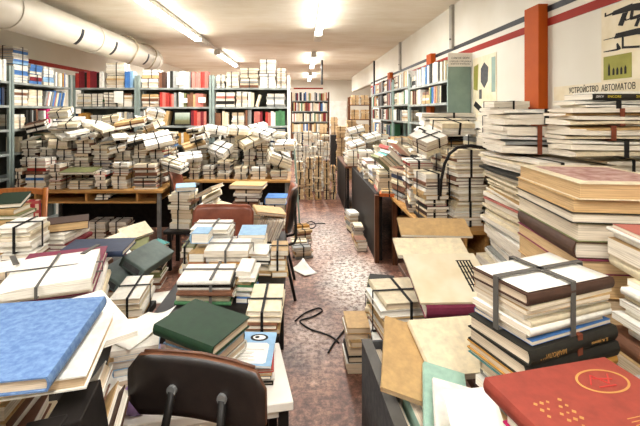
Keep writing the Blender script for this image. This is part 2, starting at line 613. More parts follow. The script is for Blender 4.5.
# ceiling lamps: body, tubes and the light that they give
LAMPS = [(-1.82, 4.4, 2.5, 'ceiling lamp row nearest the duct, its bright near lamp'), (.245, 4.0, 2.4, 'bright tube lamp over the aisle, the nearest hanging one'),
         (-1.82, 8.6, 2.2, 'tube lamp past the shelf tops in the row by the duct'), (.245, 9.0, 2.2, 'second tube lamp over the aisle towards the far wall'),
         (-1.82, 12.8, 2.2, 'tube lamp deepest in the row by the duct'), (.245, 13.6, 2.2, 'tube lamp over the aisle closest to the far wall'),
         (-1.82, -.9, 1.9, 'unseen tube lamp added behind the photographer in the row by the duct'), (.245, -1.0, 1.9, 'unseen tube lamp added behind the photographer over the aisle')]  # these two are out of view, added to light the foreground
for (x, y, L, lab) in LAMPS:
    r_ = empty('ceiling_lamp', (x, y, 2.90))
    MB().box((-.045, -.15, .02), (.045, L + .5, .085)).build('lamp_body', 'lamp_body', r_, bevel=.006)
    MB().box((-.06, -.14, -.03), (.06, -.02, .06)).build('end_cap', 'lamp_body', r_)
    MB().box((-.06, L + .02, -.03), (.06, L + .55, .06)).build('end_cap', 'lamp_body', r_)
    for s_ in (-.03, .03):
        MB().tube([(s_, 0, -.005), (s_, L, -.005)], .019, 10).build('tube', 'tube', r_, smooth=True)
    for yy in (.1, L + .4):
        MB().tube([(0, yy, .085), (0, yy, .1)], .01, 6).build('hanger', 'dark', r_)
    ld = bpy.data.lights.new('lamp_light', 'AREA')
    ld.shape = 'RECTANGLE'
    ld.size = .14
    ld.size_y = L
    ld.energy = LAMP_W * (1.8 if y > 8 else 1.2 if y > 3 else .75)
    ld.color = (1, .98, .945)
    lo = bpy.data.objects.new('lamp_light', ld)
    COL.objects.link(lo)
    lo.parent = r_
    lo.location = (0, L / 2, -.05)
    tag(r_, lab, 'lamp', 'ceiling tube lamps')
o = MB().box((-1.85, 7.5, 2.955), (-1.79, 8.4, 2.995)).build('cable_tray', 'lamp_body')
tag(o, 'narrow pale cable channel on the ceiling between tube lamps', 'cable channel')

# ------------------------------------------------------------------ posters and signs on the right wall
def wall_item(name, y_far, y_near, z0, z1, m='cream', th=.004):
    """flat sheet on the right wall; local x runs towards the camera, local z is up"""
    r_ = MB().box((0, 0, 0), (y_far - y_near, th, z1 - z0)).build(name, m, None, (XR - .002, y_far, z0), (0, 0, R(-90)))
    r_.location.x = XR - th - .001
    return r_
Yf, Yn = 2.54, 1.72
ps = wall_item('poster', Yf, Yn, 1.84, 2.305)
tag(ps, 'large weapon chart poster with dark rifles and an olive panel', 'poster')
def rifle(x, z, s_, kind):
    mb = MB()
    q = lambda pts: mb.prism([(x + a * s_, z + b * s_) for a, b in pts], -.0025, .0)
    if kind == 0:
        q([(0, 0), (.12, .005), (.13, .03), (0, .015)]); q([(.0, 0), (.02, 0), (.02, .05), (0, .05)])
        q([(.12, -.01), (.40, -.02), (.42, .06), (.14, .04)]); q([(.28, -.02), (.36, -.02), (.28, -.17), (.21, -.15)])
        q([(.40, -.02), (.62, -.07), (.62, .03), (.42, .05)]); q([(.40, -.02), (.44, -.02), (.42, -.12), (.38, -.11)])
    elif kind == 1:
        q([(0, 0), (.2, 0), (.2, .012), (0, .008)]); q([(.17, -.01), (.5, -.02), (.5, .05), (.2, .05)]); q([(.5, -.02), (.66, -.05), (.66, .04), (.5, .05)])
    else:
        q([(0, 0), (.24, -.01), (.26, .015), (0, .012)]); q([(.24, -.01), (.3, .0), (.3, .02), (.25, .09), (.23, .08)])
        q([(.34, 0), (.6, -.03), (.6, .0), (.34, .03)]); q([(.32, 0), (.35, 0), (.35, .2), (.32, .2)])
    return mb.build('rifle_drawing', 'ink', ps)
rifle(.03, .405, .5, 0); rifle(.19, .345, .3, 0); rifle(.02, .26, .5, 1); rifle(.02, .185, .45, 2); rifle(.40, .12, .45, 1)
op = MB().box((.02, -.002, .01), (.235, 0, .155)).build('olive_panel', 'glass', ps)
mb = MB()
for k, (a, hh) in enumerate(((.06, .075), (.095, .045), (.125, .045), (.155, .045), (.185, .05))):
    mb.prism([(a, .035), (a + .014, .035), (a + .014, .035 + hh * .7), (a + .007, .035 + hh), (a, .035 + hh * .7)], -.004, -.002)
mb.build('bullet_drawing', 'ink', ps)
bn = wall_item('banner', 3.02, 1.78, 1.735, 1.838)
tag(bn, 'long cream banner with black capital lettering below the weapon chart', 'banner')
text('УСТРОЙСТВО  АВТОМАТОВ', .054, 'ink', bn, (.457, -.001, .064), (R(90), 0, 0), bold=.0004, width=.57)
p2 = wall_item('poster', 4.46, 3.92, 1.55, 2.24)
tag(p2, 'colourful pictorial poster on the wall beside the green cabinet end', 'poster')
MB().prism([(.02, .35), (.12, .33), (.14, .62), (.03, .6)], -.002, 0).build('olive_patch', 'glass', p2)
MB().prism([(.2, .42), (.28, .35), (.36, .42), (.37, .56), (.28, .62), (.2, .56)], -.002, 0).build('dark_patch', 'grey_board', p2)
MB().prism([(.02, .17), (.07, .22), (.5, .02), (.52, -.0), (.4, .0)], -.002, 0).build('gun_drawing', 'ink', p2)
MB().box((.44, -.002, .3), (.52, 0, .65)).build('green_patch', 'panel', p2)
MB().box((.16, -.002, .24), (.22, 0, .34)).build('dark_patch', 'grey_board', p2)


# ------------------------------------------------------------------ bookcases and what stands on them
class Frame:
    def __init__(s, o, rz): s.m = Matrix.Translation(Vector(o)) @ Matrix.Rotation(rz, 4, 'Z'); s.rz = rz
    def p(s, x, y, z): return s.m @ Vector((x, y, z))


LEVELS = [.10, .56, .86, 1.15, 1.44, 1.73, 2.02]


def bookcase(label, o, rz, W, D=.27, m='metal', levels=LEVELS, top=2.21, endm=None, side=None, name='bookcase', back=True):
    fr = Frame(o, rz)
    root = empty(name, o, rz)
    for i, x in enumerate((.0, W - .04)):
        for y in (0, D - .03):
            mm = endm if (endm and i == 1) else m
            MB().box((x + .002, y, 0), (x + .038, y + .03, top)).build('post', mm, root)
    for z in levels:
        MB().box((.002, .002, z - .028), (W - .002, D - .002, z)).build('shelf', 'shelf', root)
    if back:
        MB().box((.04, D - .012, .05), (W - .04, D - .004, top - .19)).build('back_shade_panel', 'shelf_shade', root)  # added dark sheet, paints the shade in the gaps between books
    if side:
        MB().box((W - .001, -.01, 0), (W + .012, D, top)).build('side_panel', 'panel', root)
    tag(root, label, 'bookcase')
    return fr


NB = 0
SHELF_STUFF = MB()
STUFF_COLS = list(PAL)


def upright(fr, x, z, t, hgt, dep, cname, lean, label, group, stuff=False):
    """a book standing on its tail, spine to the front"""
    global NB
    cv, pg = book_parts(dep, hgt, t, random.random() < .6)
    ci = STUFF_COLS.index(cname) if stuff else 0
    nf = len(cv.f)
    join(cv, pg, 1)
    # lying book (spine -x, length y, thickness z) -> spine to local -y, length up z, thickness along x
    mt = Matrix(((0, 0, 1, 0), (1, 0, 0, dep / 2), (0, 1, 0, hgt / 2), (0, 0, 0, 1)))
    T = fr.m @ Matrix.Translation((x, random.uniform(.004, .03), z + (t * math.sin(abs(lean)) if lean > 0 else 0))) @ Matrix.Rotation(lean, 4, 'Y')
    if stuff:
        full = T @ mt
        i = len(SHELF_STUFF.v)
        SHELF_STUFF.v += [tuple(full @ Vector(v)) for v in cv.v]
        SHELF_STUFF.f += [tuple(i + k for k in f) for f in cv.f]
        SHELF_STUFF.m += [ci if k < nf else len(STUFF_COLS) for k in range(len(cv.f))]
        return
    # keep thickness on local z so that page lines run along the page block
    o = cv.build('shelved_book', ['cover', 'page'])
    o.matrix_world = T @ mt
    colour(o, cname)
    tag(o, label, 'book', group)
    NB += 1


def fill(fr, case, row, z, W, D, spec, stuff=False, hmax=.255):
    """spec: list of (kind, fraction of width, palette list, height) from the left end"""
    x = .045
    full = W - .09
    k = 0
    kb = 0
    for it in spec:
        kind, fr_w, pal = it[0], it[1] * full, it[2]
        hh = it[3] if len(it) > 3 else None
        x1 = x + fr_w
        if kind == 'g': x = x1; continue
        if kind in ('u', 'l'):
            lean = R(random.uniform(10, 18)) if kind == 'l' else 0
            xx = x
            base = hh or random.uniform(.19, .235)
            while True:
                t = random.uniform(.03, .056)
                hgt = min(hmax, base * random.uniform(.92, 1.08))
                foot = t / math.cos(lean) if lean else t
                if xx + foot + (hgt * math.sin(lean) if lean else 0) > x1: break
                c = random.choice(pal)
                k += 1
                lab = f'{c} book on the {row} shelf of the {case}, {ORD[min(k - 1, 35)]} from left'
                upright(fr, xx, z + .0005, t, hgt, random.uniform(.14, .19), c, lean, lab, f'books on the {row} shelf of the {case}', stuff)
                xx += foot + random.uniform(.0008, .003)
            x = x1
        elif kind in ('b', 'n'):
            hh = hh or random.uniform(.14, .22)
            P = fr.p((x + x1) / 2, D / 2 - .005, z + .003)
            kb += 1
            c = random.choice(pal)
            bundle(f'{c} flat bundle on the {row} shelf of the {case}, {ORD[kb - 1]} flat one', P.x, P.y, P.z, min(fr_w - .012, .34), D - .05, hh, fr.rz, pal,
                   'book', c, straps='strap' if kind == 'b' else None, group=f'flat bundles on the {case}', tr=(.022, .045), jit=.004, wd=.012)
            x = x1
        elif kind == 't':   # two flat bundles piled up
            P = fr.p((x + x1) / 2, D / 2 - .005, z + .003)
            kb += 1
            c = random.choice(pal)
            h2 = hh / 2
            for q, wd_ in enumerate(('lower', 'upper')):
                bundle(f'{c} {wd_} bundle of the {ORD[kb - 1]} flat pile, {row} shelf, {case}', P.x, P.y, P.z + q * (h2 + .004), min(fr_w - .012, .34), D - .05, h2 - .004,
                       fr.rz + random.uniform(-.05, .05) * q, pal, 'book', c, group=f'flat bundles on the {case}', tr=(.022, .045), jit=.004, wd=.012)
            x = x1
        elif kind == 'p':   # framed picture standing on the shelf
            pf = empty('framed_picture', fr.p(x + .01, .03, z + .004), fr.rz, R(-6))
            MB().box((0, 0, 0), (fr_w - .02, .018, .215)).build('picture_frame', 'black_board', pf)
            MB().box((.018, -.002, .018), (fr_w - .038, .001, .197)).build('picture', PICM, pf)
            tag(pf, f'dark framed landscape picture standing on a shelf of the {case}', 'picture')
            x = x1


def pic_mat():
    m, nt, b = nodes_of('landscape_picture')
    tc = nt.nodes.new('ShaderNodeTexCoord'); sp = nt.nodes.new('ShaderNodeSeparateXYZ')
    nt.links.new(tc.outputs['Object'], sp.inputs[0])
    n = noise(nt, 25)
    a = nt.nodes.new('ShaderNodeMath'); a.operation = 'MULTIPLY_ADD'; a.inputs[1].default_value = .06
    nt.links.new(n.outputs[0], a.inputs[0]); nt.links.new(sp.outputs[2], a.inputs[2])
    nt.links.new(ramp(nt, a.outputs[0], [(.03, lin('3d3a2c')), (.10, lin('6e6a44')), (.15, lin('8c9a86')), (.22, lin('c6cfc2'))]), b.inputs['Base Color'])
    return m


PICM = pic_mat()
reds = ['dark red'] * 5 + ['red', 'maroon', 'black', 'grey', 'white']
rosy = ['rose'] * 4 + ['red', 'dark red', 'tan', 'grey']
mixd = ['cream', 'white', 'brown', 'grey', 'dark red', 'black', 'tan', 'green', 'blue', 'rose', 'navy']
dk = ['black', 'black', 'navy', 'grey', 'dark brown', 'white']
bl = ['blue', 'blue', 'pale blue', 'white']
pale = ['white', 'white', 'cream', 'cream', 'grey', 'tan']
mess = [('b', .22, PILE, .2), ('u', .3, mixd), ('b', .22, PALE, .17), ('u', .2, mixd), ('g', .06, 0)]

f0 = bookcase('grey metal bookcase by the duct, mostly cut off by the frame', (-3.52, 3.58, 0), R(90), 1.25)
cn = 'cut-off duct bookcase'
fill(f0, cn, 'top', 2.02, 1.25, .27, [('g', .5, 0), ('u', .5, ['dark red', 'white', 'cream', 'brown'], .24)])
fill(f0, cn, 'second', 1.73, 1.25, .27, [('g', .5, 0), ('u', .5, mixd)])
fill(f0, cn, 'third', 1.44, 1.25, .27, [('g', .5, 0), ('b', .5, PALE, .2)])
if 0: fill(f0, cn, 'fourth', 1.15, 1.25, .27, [('g', .5, 0), ('u', .5, ['white', 'black', 'grey'])])
if 0: fill(f0, cn, 'fifth', .86, 1.25, .27, [('g', .5, 0), ('b', .5, PALE, .24)])
f1 = bookcase('grey metal bookcase against the duct wall, reaching the corner', (-3.52, 4.84, 0), R(90), 1.25)
cn = 'corner side bookcase'
fill(f1, cn, 'top', 2.02, 1.25, .27, [('t', .25, bl, .44), ('t', .24, ['red', 'dark red', 'blue', 'pale blue'], .25), ('b', .22, bl, .25), ('u', .29, ['blue', 'white', 'ochre', 'cream', 'black', 'white'])])
fill(f1, cn, 'second', 1.73, 1.25, .27, [('b', .24, PALE, .2), ('b', .25, ['cream', 'green', 'white'], .21), ('l', .51, ['white', 'white', 'cream', 'rose', 'blue', 'grey'], .21)])
fill(f1, cn, 'third', 1.44, 1.25, .27, [('b', .2, PALE, .18), ('u', .22, dk + ['brown']), ('g', .08, 0), ('u', .16, ['pink', 'pink', 'white'], .24), ('u', .3, ['cream', 'grey', 'navy', 'pale blue', 'white'])])
fill(f1, cn, 'fourth', 1.15, 1.25, .27, [('g', .1, 0), ('u', .2, ['cream', 'black']), ('g', .2, 0), ('u', .4, mixd)])
fA = bookcase('grey metal bookcase facing the camera in the corner, red spines on top', (-3.52, 6.1, 0), 0, .985)
cn = 'corner front bookcase'
fill(fA, cn, 'top', 2.02, .985, .27, [('u', .5, reds, .24), ('t', .34, ['cream', 'tan', 'white', 'cream'], .38), ('u', .16, ['pale blue', 'pale blue', 'blue'], .25)])
fill(fA, cn, 'second', 1.73, .985, .27, [('b', .26, PILE, .2), ('b', .2, ['cream', 'green', 'grey'], .2), ('b', .24, ['brown', 'black', 'tan'], .22), ('b', .26, PALE, .2)])
fill(fA, cn, 'third', 1.44, .985, .27, [('u', .24, ['navy', 'navy', 'black', 'ochre']), ('b', .25, ['white', 'grey', 'brown'], .16), ('b', .22, dk, .13), ('u', .28, ['cream', 'white', 'rose', 'grey'])])
fill(fA, cn, 'fourth', 1.15, .985, .27, [('u', .5, ['white', 'white', 'brown', 'grey', 'cream']), ('u', .25, mixd), ('l', .25, ['red', 'ochre', 'dark red'])])
fB = bookcase('grey metal bookcase facing the camera, middle one of the back row', (-2.53, 6.1, 0), 0, 1.135)
cn = 'middle back bookcase'
fill(fB, cn, 'top', 2.02, 1.135, .27, [('t', .27, PALE, .28), ('u', .12, ['dark brown', 'brown', 'grey'], .25), ('u', .36, ['grey', 'white', 'grey', 'black', 'white'], .25), ('u', .24, ['rose', 'rose', 'grey', 'red'], .24)])
fill(fB, cn, 'second', 1.73, 1.135, .27, [('b', .28, ['brown', 'black', 'tan'], .19), ('u', .28, rosy), ('u', .12, ['white', 'white', 'olive']), ('u', .32, ['rose', 'tan', 'white', 'brown', 'dark red', 'cream'])])
fill(fB, cn, 'third', 1.44, 1.135, .27, [('u', .15, ['navy', 'rose', 'grey', 'white']), ('u', .15, ['cream', 'cream', 'tan']), ('l', .17, ['cream', 'tan']), ('p', .27, 0), ('u', .26, ['rose', 'grey', 'white', 'dark red', 'red'])])
fill(fB, cn, 'fourth', 1.15, 1.135, .27, [('b', .2, PALE, .22), ('u', .3, ['grey', 'white', 'green', 'white']), ('u', .25, ['ochre', 'black', 'white', 'navy']), ('b', .25, ['white'], .24)])
fC = bookcase('metal bookcase with a white end post beside the aisle', (-1.39, 6.1, 0), 0, 1.19, endm='white_paint')
cn = 'white-post bookcase'
fill(fC, cn, 'top', 2.02, 1.19, .27, [('b', .14, PALE, .2), ('b', .2, PALE, .24), ('t', .27, ['cream', 'brown', 'grey', 'black', 'tan'], .3), ('t', .24, ['grey', 'white', 'white', 'navy'], .43), ('b', .14, PALE, .3)])
fill(fC, cn, 'second', 1.73, 1.19, .27, [('b', .28, ['black', 'dark brown', 'white', 'rose'], .22), ('b', .18, ['cream', 'white', 'rose'], .23), ('u', .1, ['white', 'cream']), ('l', .14, ['white', 'cream', 'grey']), ('b', .28, ['grey', 'black', 'white'], .2)])
fill(fC, cn, 'third', 1.44, 1.19, .27, [('u', .1, ['rose', 'brown']), ('u', .12, ['white', 'cream']), ('b', .2, ['cream', 'white', 'tan'], .2), ('u', .12, ['brown', 'grey']), ('u', .16, ['red', 'dark red', 'rose']), ('u', .14, ['white', 'red', 'rose']), ('u', .16, ['mint', 'grey', 'green', 'white'])])
fill(fC, cn, 'fourth', 1.15, 1.19, .27, [('u', .2, ['black', 'dark red', 'white']), ('b', .24, PALE, .2), ('b', .24, PALE, .2), ('b', .3, ['white', 'navy', 'white', 'blue'], .24)])

# the bookcase beyond the aisle pile: its many small books are one mass
fF = bookcase('distant bookcase facing the camera at the end of the aisle', (-.40, 13.0, 0), 0, 1.26, .3, 'wood_dark', [.3, .66, 1.0, 1.34, 1.68, 2.02], 2.3)
for i, z in enumerate((.66, 1.0, 1.34, 1.68, 2.02)):
    fill(fF, 'distant bookcase', ORD[i], z, 1.26, .3, [('u', 1.0, mixd + pale + ['tan', 'cream', 'cream', 'white'], .26)], True, .3)

# right wall shelving
fR1 = bookcase('shelving on the long wall whose pale green end panel faces the camera', (1.64, 6.2, 0), R(-90), 1.68, .25, levels=[.1, .5, .9, 1.2, 1.5, 1.76, 2.02], top=2.19, side=True)
cn = 'signed shelving'
fill(fR1, cn, 'top', 2.02, 1.68, .25, [('b', .17, PALE, .17), ('u', .3, ['white', 'grey', 'pale blue', 'white', 'cream'], .24), ('g', .05, 0), ('u', .25, ['white', 'blue', 'black', 'white'], .26), ('u', .2, ['black', 'white', 'cream'], .24)])
fill(fR1, cn, 'second', 1.76, 1.68, .25, [('u', .35, ['white', 'black', 'cream', 'brown']), ('b', .2, ['brown', 'cream', 'tan'], .16), ('u', .35, mixd)], hmax=.21)
if 0: fill(fR1, cn, 'third', 1.5, 1.68, .25, [('u', .3, pale), ('b', .2, PALE, .16), ('u', .4, mixd)], hmax=.21)
fR2 = bookcase('shelving on the long wall with a green upright, second from the poster', (1.64, 7.35, 0), R(-90), 1.13, .25, levels=[.1, .5, .9, 1.2, 1.5, 1.78, 2.06], top=2.24, m='panel')
cn = 'green-upright shelving'
fill(fR2, cn, 'top', 2.06, 1.13, .25, [('b', .3, PALE, .22), ('u', .7, ['white', 'cream', 'grey', 'white', 'tan'], .24)])
fill(fR2, cn, 'second', 1.78, 1.13, .25, [('b', .3, PALE, .2), ('u', .4, ['white', 'white', 'grey', 'cream']), ('u', .3, ['green', 'white', 'white'])])
fill(fR2, cn, 'third', 1.5, 1.13, .25, [('u', .5, ['white', 'black', 'cream', 'grey']), ('b', .4, PALE, .18)], True)
if 0: fill(fR2, cn, 'fourth', 1.2, 1.13, .25, [('u', .9, pale)])
fR3 = bookcase('farthest metal shelving on the long wall', (1.64, 9.6, 0), R(-90), 2.22, .25, levels=[.1, .5, .9, 1.2, 1.5, 1.78, 2.06], top=2.2)
cn = 'farthest wall shelving'
for rw, z in (('top', 2.06), ('second', 1.78), ('third', 1.5), ('fourth', 1.2)):
    fill(fR3, cn, rw, z, 2.22, .25, [('u', .22, mixd), ('b', .14, PALE, .18), ('u', .24, ['white', 'grey', 'black', 'brown']), ('b', .15, PALE, .2), ('u', .22, mixd)], True)
mats = []
for nme in STUFF_COLS: mats.append(mat('spine_' + nme.replace(' ', '_'), PAL[nme], .6))
mats.append(M['cream'])
o = SHELF_STUFF.build('shelved_books', mats)
o['kind'] = 'stuff'
tag(o, 'mass of small upright books filling the distant shelves', 'books')

# sign on the green end panel
sg = MB().box((0, 0, 0), (.27, .003, .155)).build('paper_sign', 'paper', None, (1.63, 4.498, 2.16))
tag(sg, 'white paper sign with black lines taped above the green end panel', 'sign')
text('САМ НЕ БЕРИ', .03, 'ink', sg, (.14, -.001, .096), (R(90), 0, 0))
text('СПРОСИ У ПРОДАВЦА', .022, 'ink', sg, (.14, -.001, .058), (R(90), 0, 0))
text('КНИГИ И ЖУРНАЛЫ', .022, 'ink', sg, (.14, -.001, .03), (R(90), 0, 0))
for z in (1.95, 1.84):
    pass

# ------------------------------------------------------------------ tables
def table(name, label, x0, x1, y0, y1, z, top_m='wood', leg_m='steel', th=.035, legr=.02, shelf=None, panels=(), cat='table', rz=0, apron=None, i=.05):
    cx, cy = (x0 + x1) / 2, (y0 + y1) / 2
    a, b = (x1 - x0) / 2, (y1 - y0) / 2
    r_ = empty(name, (cx, cy, 0), rz)
    MB().box((-a, -b, z - th), (a, b, z)).build('tabletop', top_m, r_, bevel=.004)
    for sx in (-1, 1):
        for sy in (-1, 1):
            x, y = sx * (a - i), sy * (b - i)
            MB().box((x - legr, y - legr, 0), (x + legr, y + legr, z - th)).build('leg', leg_m, r_)
    if shelf:
        MB().box((-a + .08, -b + .02, shelf - .02), (a - .08, b - .02, shelf)).build('under_shelf', top_m, r_)
        for k_ in range(3):
            k = k_
            xx = -a + .3 + k * (2 * a - .6) / 2
            MB().box((xx - .012, -b + .03, shelf), (xx + .012, b - .03, z - th)).build('divider', top_m, r_)
    if apron:
        MB().box((-a + .02, -b + .02, z - th - apron), (a - .02, -b + .045, z - th)).build('apron', top_m, r_)
    for p in panels:
        if p == 'left': MB().box((-a, -b, 0), (-a + .02, b, z - th)).build('side_panel', leg_m, r_)
        if p == 'right': MB().box((a - .02, -b, 0), (a, b, z - th)).build('side_panel', leg_m, r_)
        if p == 'back': MB().box((-a + .02, b - .02, .05), (a - .02, b, z - th)).build('back_shade_panel', 'black_board', r_)  # added black sheet that stands in for the shade under the table
    tag(r_, label, cat)
    return r_


table('long_table', 'long wooden table with a lower shelf, heaped with strapped books', -3.40, -1.62, 4.60, 5.58, .75, shelf=.615, panels=('back',))
table('long_table', 'wooden table in front of the middle bookcases, heaped with bundles', -1.72, -.17, 5.62, 6.07, .75) if False else None
table('long_table', 'wooden table heaped with bundles between the shelves and the brown armchair', -1.58, -.17, 5.28, 6.05, .75, panels=('back',))

DF = {'depth': .26}


def row(place, Y, xs, z0, d=.26, group='', **kw):
    """a row of stacks; xs: (left px, right px, top px) read at depth Y"""
    n = len(xs)
    for i, (a, b, t) in enumerate(xs):
        X0, X1 = WX(a, Y), WX(b, Y)
        pl = f'{ORD[i]} stack, {place}'
        column(pl, (X0 + X1) / 2, Y + d / 2 + .005, z0, WZ(t, Y), X1 - X0 - .026, d - .035, rz=random.uniform(-.05, .05), spread=.05, group=group, **kw)


def auto(x0, x1, n, t0, t1):
    e = [x0 + (x1 - x0) * (k + (random.uniform(-.2, .2) if 0 < k < n else 0)) / n for k in range(n + 1)]
    return [(e[k], e[k + 1], random.uniform(t0, t1)) for k in range(n)]


DZ = .752
row('front row on shelf table', 4.63, [(12, 21, 168), (22, 46, 158), (47, 61, 164), (62, 91, 181), (93, 107, 171), (108, 128, 163), (130, 157, 164)], DZ, .27, 'bundles on the long shelf table')
row('middle row on shelf table', 4.94, auto(17, 166, 8, 139, 151), DZ, .28, 'bundles on the long shelf table')
row('back row on shelf table', 5.25, auto(38, 174, 7, 127, 139), DZ, .29, 'bundles on the long shelf table')
row('front row on armchair table', 5.31, [(187, 199, 162), (200, 215, 166), (216, 232, 160), (233, 248, 167), (249, 267, 168), (268, 288, 171)], DZ, .28, 'bundles on the armchair-side table')
row('back row on armchair table', 5.64, auto(190, 288, 6, 136, 147), DZ, .33, 'bundles on the armchair-side table')

# bundles tipped on top of the piles
def tipped(lab, px, py, Y, w_, d, h, rz, rx, ry, top=None, pal=PALE, kind='book', **kw):
    DROP.append(bundle(lab, WX(px, Y), Y, WZ(py, Y), w_, d, h, R(rz), pal, kind, top, R(rx), R(ry), **kw))


tipped('white magazine bundle with orange stripes leaning on the long shelf table heap', 68, 137, 5.36, .38, .26, .11, -8, 30, 0, 'white', ['white', 'ochre', 'cream'], wd=.016)
tipped('small white bundle slumped on top of the long shelf table heap, beside the magazines', 46, 139, 5.12, .24, .2, .1, 14, 12, -14)
tipped('white bundle tilted on the heap right of the leaning magazine bundle', 98, 138, 5.32, .26, .2, .1, 25, 14, 10)
tipped('cream bundle tilted against the corner front bookcase above the heap', 118, 134, 5.5, .26, .2, .1, -20, 10, 16)
tipped('large white bundle sliding flat off the long shelf table heap', 128, 139, 5.3, .42, .28, .08, 10, 8, -10)
tipped('cream bundle leaning over the table corner near the picture', 149, 132, 5.42, .24, .2, .1, 30, 16, 12)
tipped('white paper bundle with a dark band propped between both heaped tables', 164, 157, 5.0, .34, .24, .09, 28, 34, -12, 'white')
tipped('cream bundle sprawled in the gap between both heaped tables', 172, 170, 4.95, .26, .2, .12, -12, 10, 14)
tipped('tan bundle tilted on the armchair-side table heap, leftmost tipped one', 195, 146, 5.62, .32, .22, .08, 24, 16, -14, 'tan')
tipped('white bundle with a dark strap tipped up on the armchair-side heap', 226, 153, 5.55, .34, .24, .10, -34, 34, 12, 'white')
tipped('long white bundle lying askew behind the tipped-up white bundle', 208, 140, 5.85, .36, .22, .08, 14, 8, -10)
tipped('wide cream bundle leaning over the middle of the armchair-side heap', 252, 152, 5.6, .38, .26, .11, 38, 22, -18, 'cream')
tipped('white bundle leaning outward at the aisle end of the armchair-side heap', 276, 160, 5.5, .34, .26, .14, 22, 20, 22, 'white')
tipped('thin pale bundle on top near the white end post', 270, 142, 5.8, .34, .22, .06, -10, 6, 6)

# smaller bundles thrown on the heaps
SPOTS = [(58, 148, 5.0), (76, 144, 5.1), (93, 147, 4.98), (112, 140, 5.3), (138, 147, 5.0), (153, 143, 5.2), (120, 150, 4.95), (70, 132, 5.45), (105, 132, 5.5), (140, 132, 5.5)]
for i, (a, b, Y) in enumerate(SPOTS):
    c = random.choice(['white', 'white', 'cream'])
    tipped(f'small {c} strapped bundle thrown on the shelf table heap, {ORD[i]} of them', a, b, Y, random.uniform(.2, .28), random.uniform(.16, .2), random.uniform(.06, .1), random.uniform(-40, 40), random.uniform(8, 24), random.uniform(-18, 18), c, ['white', 'white', 'cream', 'tan', 'black'], group='bundles thrown on the shelf table heap')
SPOTS = [(198, 152, 5.55), (212, 148, 5.6), (240, 150, 5.5), (262, 148, 5.55), (282, 152, 5.5), (234, 140, 5.8), (200, 140, 5.8), (258, 140, 5.85), (190, 160, 5.45)]
for i, (a, b, Y) in enumerate(SPOTS):
    c = random.choice(['white', 'white', 'cream'])
    tipped(f'small {c} strapped bundle thrown on the armchair table heap, {ORD[i]} of them', a, b, Y, random.uniform(.22, .32), random.uniform(.16, .2), random.uniform(.06, .1), random.uniform(-40, 40), random.uniform(10, 26), random.uniform(-18, 18), c, ['white', 'white', 'cream', 'tan', 'black'], group='bundles thrown on the armchair table heap')

# loose books lying over the heaps
o = loose('folder', 'flat olive green folder lying on the front of the long shelf table', WX(77, 4.66), 4.79, WZ(179, 4.66), .38, .26, .03, 'olive', .06, R(6), cat='folder', tone=0)
random_spots = [(30, 140, 5.15, 'white'), (52, 141, 5.2, 'cream'), (88, 139, 5.25, 'pale blue'), (110, 143, 5.1, 'grey'), (134, 145, 5.1, 'white'), (157, 141, 5.3, 'cream'), (62, 146, 5.05, 'white'),
                (84, 147, 5.0, 'white'), (103, 148, 5.0, 'cream'), (126, 149, 5.02, 'white'), (150, 149, 5.05, 'tan')]
for i, (a, b, Y, c) in enumerate(random_spots):
    wd_ = ['open end of', 'slid-out on', 'crooked on', 'flat on'][i % 4]
    loose('book', f'{c} crooked loose book on the shelf table heap, {ORD[i]} in turn', WX(a, Y), Y, WZ(b, Y) , .17, .24, random.uniform(.02, .04), c, random.uniform(-1.2, 1.2),
          R(random.uniform(4, 16)), R(random.uniform(-16, 16)), False, None, group='loose books on the long shelf table heap')

# things on the under shelf of the long table
bundle('small white bundle on the lower shelf of the long table', WX(100.5, 4.66), 4.78, .617, .17, .22, .06, .1, PALE, 'book', 'white', settle=True)
loose('book', 'thin bright green book on the lower shelf of the long table', WX(126, 4.66), 4.75, .617, .36, .2, .022, 'green', .05, split=False)
for k, (a, lab) in enumerate(((95, 'white-wrapped bundle on the floor under the long table, left of its twin'), (116, 'white-wrapped bundle on the floor under the long table, right of its twin'))):
    bundle(lab, WX(a, 4.72), 4.85, .006, .225, .24, .34, .05, ['tan', 'cream', 'white', 'brown'], 'book', 'white', tr=(.02, .05), group='bundles under the long table')

# ------------------------------------------------------------------ chairs
def sweep_back(name, w_, h, th, bend, m, parent, loc, rot, seg=14, r=.06):
    """curved rounded backrest panel: width along x, height along z, bulges along y"""
    mb = MB()
    nz = 8
    g = {}
    for s_ in (0, 1):
        for i in range(seg + 1):
            u = i / seg * 2 - 1
            for j in range(nz + 1):
                v = j / nz
                edge = max(0, abs(u) - (1 - 2 * r / w_)) / (2 * r / w_)
                shr = (1 - math.sqrt(max(0, 1 - edge * edge))) * r
                z = shr + v * (h - 2 * shr)
                y = bend * (u * u) + (th / 2 if s_ else -th / 2) * (1 - .4 * edge) * (1 - .35 * (abs(v - .5) * 2) ** 6) + .0
                g[s_, i, j] = len(mb.v); mb.v.append((u * w_ / 2, y, z))
    for i in range(seg):
        for j in range(nz):
            mb.f.append((g[0, i, j], g[0, i + 1, j], g[0, i + 1, j + 1], g[0, i, j + 1])); mb.m.append(0)
            mb.f.append((g[1, i, j + 1], g[1, i + 1, j + 1], g[1, i + 1, j], g[1, i, j])); mb.m.append(1)
    for i in range(seg):
        mb.f.append((g[0, i + 1, 0], g[0, i, 0], g[1, i, 0], g[1, i + 1, 0])); mb.m.append(2)
        mb.f.append((g[0, i, nz], g[0, i + 1, nz], g[1, i + 1, nz], g[1, i, nz])); mb.m.append(2)
    for j in range(nz):
        mb.f.append((g[0, 0, j], g[0, 0, j + 1], g[1, 0, j + 1], g[1, 0, j])); mb.m.append(2)
        mb.f.append((g[0, seg, j + 1], g[0, seg, j], g[1, seg, j], g[1, seg, j + 1])); mb.m.append(2)
    return mb.build(name, m, parent, loc, rot, smooth=True)


